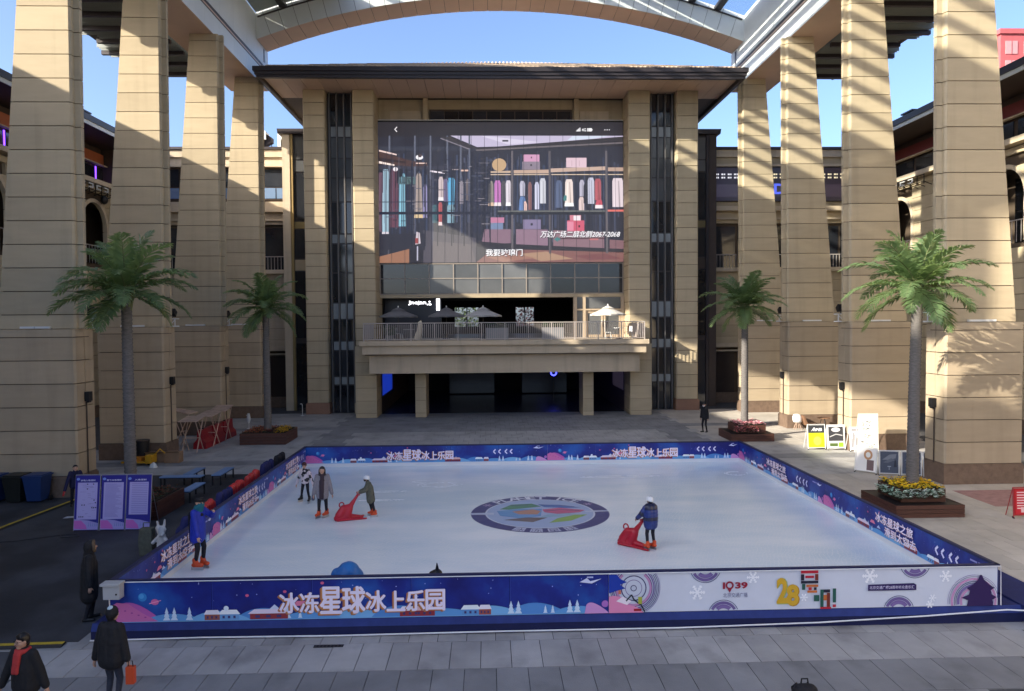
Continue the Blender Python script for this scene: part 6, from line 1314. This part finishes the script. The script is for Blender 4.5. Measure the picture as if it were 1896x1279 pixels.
scarf(t, hd, N0, s, BRSC, .55, 0); blob('open_front', [(V3(-.06*s,-.145*s,.66), V3(-.05*s,-.13*s,1.2), .045, .05, 0), (V3(.0,-.15*s,.66), V3(.0,-.13*s,1.2), .045, .05, 0)], [BRSC], t, .016, 2); blob('side_bag', [(V3(-.29,-.02,.62), V3(-.27,-.02,.98), .06, .03, 0)], [mat('slate_cloth', (.08,.09,.14), .9)], t, .016, 2)
t, hd, J, N0, s = person('child in a white helmet and olive coat pushing a red skating aid', (-3.78, 23.55, ZI_), rad(-78), 1.34, ((-.10, .02, 0, .1), (.12, .10, 0, .1)), ((-.10, -.36, .82), (.12, -.38, .82)), .12, DKTR, DKTR, ORSK, ORSK, (OLIVE, .46, 1.28, 0), ('helmet', WHITEH), 0, .3, mask=BLACK)
t, hd, J, N0, s = person('skater in a shiny blue puffer jacket and white helmet seen from behind', (4.36, 19.66, ZI_), rad(196), 1.46, ((-.10, .0, 0, .3), (.11, .02, 0, .15)), ((-.12, -.26, .80), (.30, -.24, .82)), .04, BLACK, DKTR, ORSK, ORSK, ([PUFF, PUFF, PUFD], .66, 1.1, 6), ('helmet', WHITEH), rad(10), .1)
t, hd, J, N0, s = person('rink attendant in a blue and black jacket on orange skates by the left barrier', (-7.42, 18.78, ZI_), rad(74), 1.84, ((-.10, .0, 0, .2), (.12, -.06, 0, -.2)), ((-.20, -.16, .88), (.20, -.34, 1.42)), .05, DKTR, DKTR, ORSK, ORSK, (BLUEC, .70, 1.12, 0), ('cap', BLKC), rad(-10), .2)
blob('back_panel', [(V3(-.06,.135,.74), V3(-.06,.13,1.4), .05, .07, 0), (V3(.06,.135,.74), V3(.06,.13,1.4), .05, .07, 0)], [BLKC], t, .016, 2); blob('neck_warmer', [(hd(0,-.03,-.06), N0, .095*s, .12*s, 0)], [TEAL], t, .014, 2)
t, hd, J, N0, s = person('person in a long dark coat with a fur trimmed hood outside the left barrier', (-8.95, 16.5, 0), rad(115), 1.78, ((-.1, .05), (.1, -.05)), ((-.27, -.05, .82), (.27, -.06, .82)), .06, BLKC, DKTR, BLACK, None, (BLKC, .44, 1.3, 0), ('hood', (BLKC, FUR)), 0, .2)
t, hd, J, N0, s = person('person in a black coat and dark jeans seen from behind at the front left', (-6.55, 12.75, 0), rad(168), 1.70, ((-.1, .0), (.1, -.03)), ((-.29, -.03, .80), (.30, .02, .80)), .03, BLKC, JEANS, BLACK, None, (BLKC, .70, 1.36, 0), ('short', HAIR), 0, .3)
MB().ell(hd(0,.03,.13), (.055,.055,.05), 10, 8).build('pom_pom', mat('pale_blue_wool', (.45,.58,.66), .95), t, local=True); blob('knit_hat', [(hd(0,.01,.065), hd(0,.015,.04), .108*s, .112*s, 0)], [BLKC], t, .014, 2)
bag = thing('shopping_bag', 'small orange bag held by the person in black at the front left', 'bag', (-6.18, 12.66, .42))
MB().loft([[(x, y, z) for x, y in ((-.07,-.05),(.07,-.05),(.07,.05),(-.07,.05))] for z in (0, .3)]).build('bag_body', mat('orange_bag', (.55, .07, .02), .4), bag, local=True, bevel=.01); MB().tube([(-.04,0,.3),(-.03,0,.39),(.03,0,.39),(.04,0,.3)], .008, 6).build('handle', BLACK, bag, local=True)
t, hd, J, N0, s = person('woman with glasses and a red scarf walking at the front left', (-7.42, 11.85, 0), rad(-14), 1.70, ((-.1, -.16), (.1, .14, .03)), ((-.38, -.12, .82), (.30, .06, .80)), .05, BLKC, BEIGE, BLACK, None, (BLKC, .74, 1.3, 0), ('short', HAIR), rad(-18), .05)
scarf(t, hd, N0, s, REDSC, .30, .0); g_ = MB()
for sd in (-1, 1): g_.tube([hd(sd*.037+.026*cos(a*pi/6), -.1, .012+.02*sin(a*pi/6)) for a in range(13)], .003, 5); g_.tube([hd(sd*.063,-.098,.014), hd(sd*.088,.0,.02)], .003, 5)
g_.build('glasses', BLACK, t, local=True)
t, hd, J, N0, s = person('security guard in a black uniform and cap standing near the back right planter', (12.57, 42.4, 0), rad(-55), 1.74, ((-.09, -.05), (.09, .08)), ((-.22, -.10, .84), (.23, .0, .82)), .03, BLKC, DKTR, BLACK, None, (BLKC, .76, 1.0, 0), ('cap', BLKC), rad(-20), 0, mask=MASKW)
t, hd, J, N0, s = person('person in a dark navy jacket with red gloves bending behind the notice boards', (-15.0, 27.0, 0), rad(35), 1.55, ((-.12, .05), (.12, -.05)), ((-.36, -.30, .62), (.20, -.3, .8)), .22, BLKC, DKTR, BLACK, None, (mat('navy_jacket', (.015,.016,.06), .8), .66, 1.1, 0), ('short', HAIR), 0, .5)
sh, el, wr = J['arm-1']; blob('glove', [(wr, wr+(wr-el).normalized()*.13, .042, .036, 0)], [mat('red_glove', (.45,.03,.03), .8)], t, .014, 1)
# ------------------------------------------------------------------ skating aids and bags
def seal_aid(label, loc, rz, m, k=1.0):
    t = thing('skating_aid', label, 'skating aid', loc, 'skating aids on the ice', rz)
    V = lambda x, y, z: V3(x*k, y*k, z*k); c = []
    for sd in (-1, 1): c += [(V(-.42, sd*.13, .05), V(.05, sd*.16, .04), .045*k, .035*k, 0), (V(.05, sd*.16, .04), V(.5, sd*.2, .03), .035*k, .028*k, 0)]
    c += [(V(-.42,0,.08), V(-.1,0,.09), .1*k, .14*k, 0), (V(-.34,0,.16), V(-.2,0,.38), .14*k, .12*k, 0), (V(-.1,0,.14), V(-.02,0,.36), .15*k, .13*k, 0), (V(-.2,0,.38), V(.02,0,.42), .11*k, .1*k, 0), (V(.0,0,.4), V(.14,0,.60), .09*k, .06*k, 0), (V(.14,0,.60), V(.28,0,.80), .055*k, .042*k, 0), (V(.28,-.02,.80), V(.28,-.2,.82), .028*k, .028*k, 0), (V(.28,.02,.80), V(.28,.2,.82), .028*k, .028*k, 0), (V(.05,0,.08), V(.4,0,.05), .1*k, .05*k, 0)]
    b = blob('body', c, [m], t, .016, 2); MB().tube([tuple(V(-.26+.075*cos(a*pi/8), 0, .5+.085*sin(a*pi/8))) for a in range(-2, 11)], .02*k, 8).build('grab_ring', m, t, local=True)
    e_ = MB()
    for sd in (-1, 1): e_.ell(V(-.4, sd*.09, .2), (.015, .015, .018), 8, 6)
    e_.build('eyes', BLACK, t, local=True); return t
REDA = mat('red_seal_plastic', (.42, .012, .03), .35, var=.1); seal_aid('red seal shaped skating aid pushed by the child', (-4.42, 23.25, ZI_), rad(22), REDA, .97); seal_aid('red seal shaped skating aid beside the skater in blue', (3.98, 20.0, ZI_), rad(-38), REDA, 1.0)
t = thing('skating_aid', 'blue dolphin skating aid rising just above the front barrier', 'skating aid', (-3.2, 16.3, ZI_), 'skating aids on the ice'); BLD = mat('blue_dolphin_plastic', (.02, .14, .42), .4)
blob('body', [(V3(-.2,0,.1), V3(.25,.0,.1), .22, .2, 0), (V3(-.1,0,.35), V3(.12,0,.55), .28, .28, 0), (V3(.02,0,.6), V3(.05,0,.66), .29, .27, 0), (V3(-.2,0,.66), V3(-.24,0,.56), .13, .12, 0), (V3(.25,0,.2), V3(.6,0,.1), .14, .06, 0)], [BLD], t, .022, 3); MB().tube([(-.1,-.3,.66),(-.1,-.34,.7)], .03, 8).build('eye', BLACK, t, local=True)
t = thing('skating_aid', 'black and white orca skating aid peeking above the front barrier', 'skating aid', (-1.25, 16.3, ZI_), 'skating aids on the ice'); ORB = mat('orca_black', (.01,.01,.012), .25)
blob('body', [(V3(-.2,0,.12), V3(.3,0,.1), .16, .1, 0), (V3(-.12,0,.3), V3(.02,0,.5), .17, .15, 0), (V3(.0,0,.55), V3(.06,0,.6), .15, .13, 0), (V3(.12,0,.5), V3(.18,0,.45), .09, .08, 1)], [ORB, mat('orca_white', (.7,.7,.7), .4)], t, .018, 2); MB().loft([[(.02,-.02,.68),(.12,-.02,.68),(.12,.02,.68),(.02,.02,.68)], [(.055,-.008,.86),(.07,-.008,.86),(.07,.008,.86),(.055,.008,.86)]]).build('dorsal_fin', ORB, t, local=True)
for sd in (-1, 1): MB().ell((-.02+sd*.06,-.12,.6), (.035,.02,.025), 8, 6).build('eye_patch', mat('orca_white', (0,0,0)), t, local=True)
t = thing('backpack', 'black backpack standing on the paving at the bottom edge', 'backpack', (5.2, 11.85, 0)); blob('pack_body', [(V3(-.1,0,.14), V3(.1,0,.14), .14, .14, 0), (V3(-.08,0,.42), V3(.08,0,.42), .13, .13, 0), (V3(-.06,-.1,.2), V3(.06,-.1,.3), .08, .08, 0)], [BLKC], t, .018, 1)
MB().tube([(-.06,.03,.53),(-.05,.03,.62),(.05,.03,.62),(.06,.03,.53)], .014, 8).build('top_handle', BLACK, t, local=True)
for sd in (-1, 1): MB().tube([(sd*.09,.12,.5),(sd*.14,.2,.4),(sd*.12,.16,.15)], .018, 6).build('strap', BLACK, t, local=True)
t = thing('tote_bag', 'dark olive tote bag outside the left barrier beside the notice boards', 'bag', (-9.75, 21.1, .006)); MB().loft([[(x*k, y*k, z) for x, y in ((-.2,-.14),(.2,-.14),(.2,.14),(-.2,.14))] for k, z in ((.9,0),(1,.4),(.85,.78))]).build('bag_body', OLIVE, t, local=True, bevel=.03); MB().tube([(-.1,0,.78),(-.09,0,.92),(.09,0,.92),(.1,0,.78)], .014, 6).build('handle', OLIVE, t, local=True)
t = thing('plush_toy', 'white fluffy plush toy with ears beside the olive bag', 'toy', (-9.3, 21.0, .006)); rnd = random.Random(2); c = [(V3(0,0,.15), V3(0,0,.55), .13, .12, 0), (V3(0,0,.72), V3(0,0,.74), .13, .12, 0), (V3(-.08,0,.84), V3(-.11,0,.98), .04, .025, 0), (V3(.08,0,.84), V3(.1,0,1.02), .04, .025, 0), (V3(-.12,-.03,.5), V3(-.2,-.1,.4), .05, .05, 0), (V3(.12,-.03,.5), V3(.2,-.1,.42), .05, .05, 0)]
for k in range(26): a = rnd.uniform(0, 6.28); z = rnd.uniform(.1, .82); c.append((V3(.11*cos(a), .11*sin(a), z), V3(.15*cos(a), .15*sin(a), z-.03), .04, .02, 0))
blob('body', c, [mat('white_plush', (.6,.56,.53), .95)], t, .018, 0)
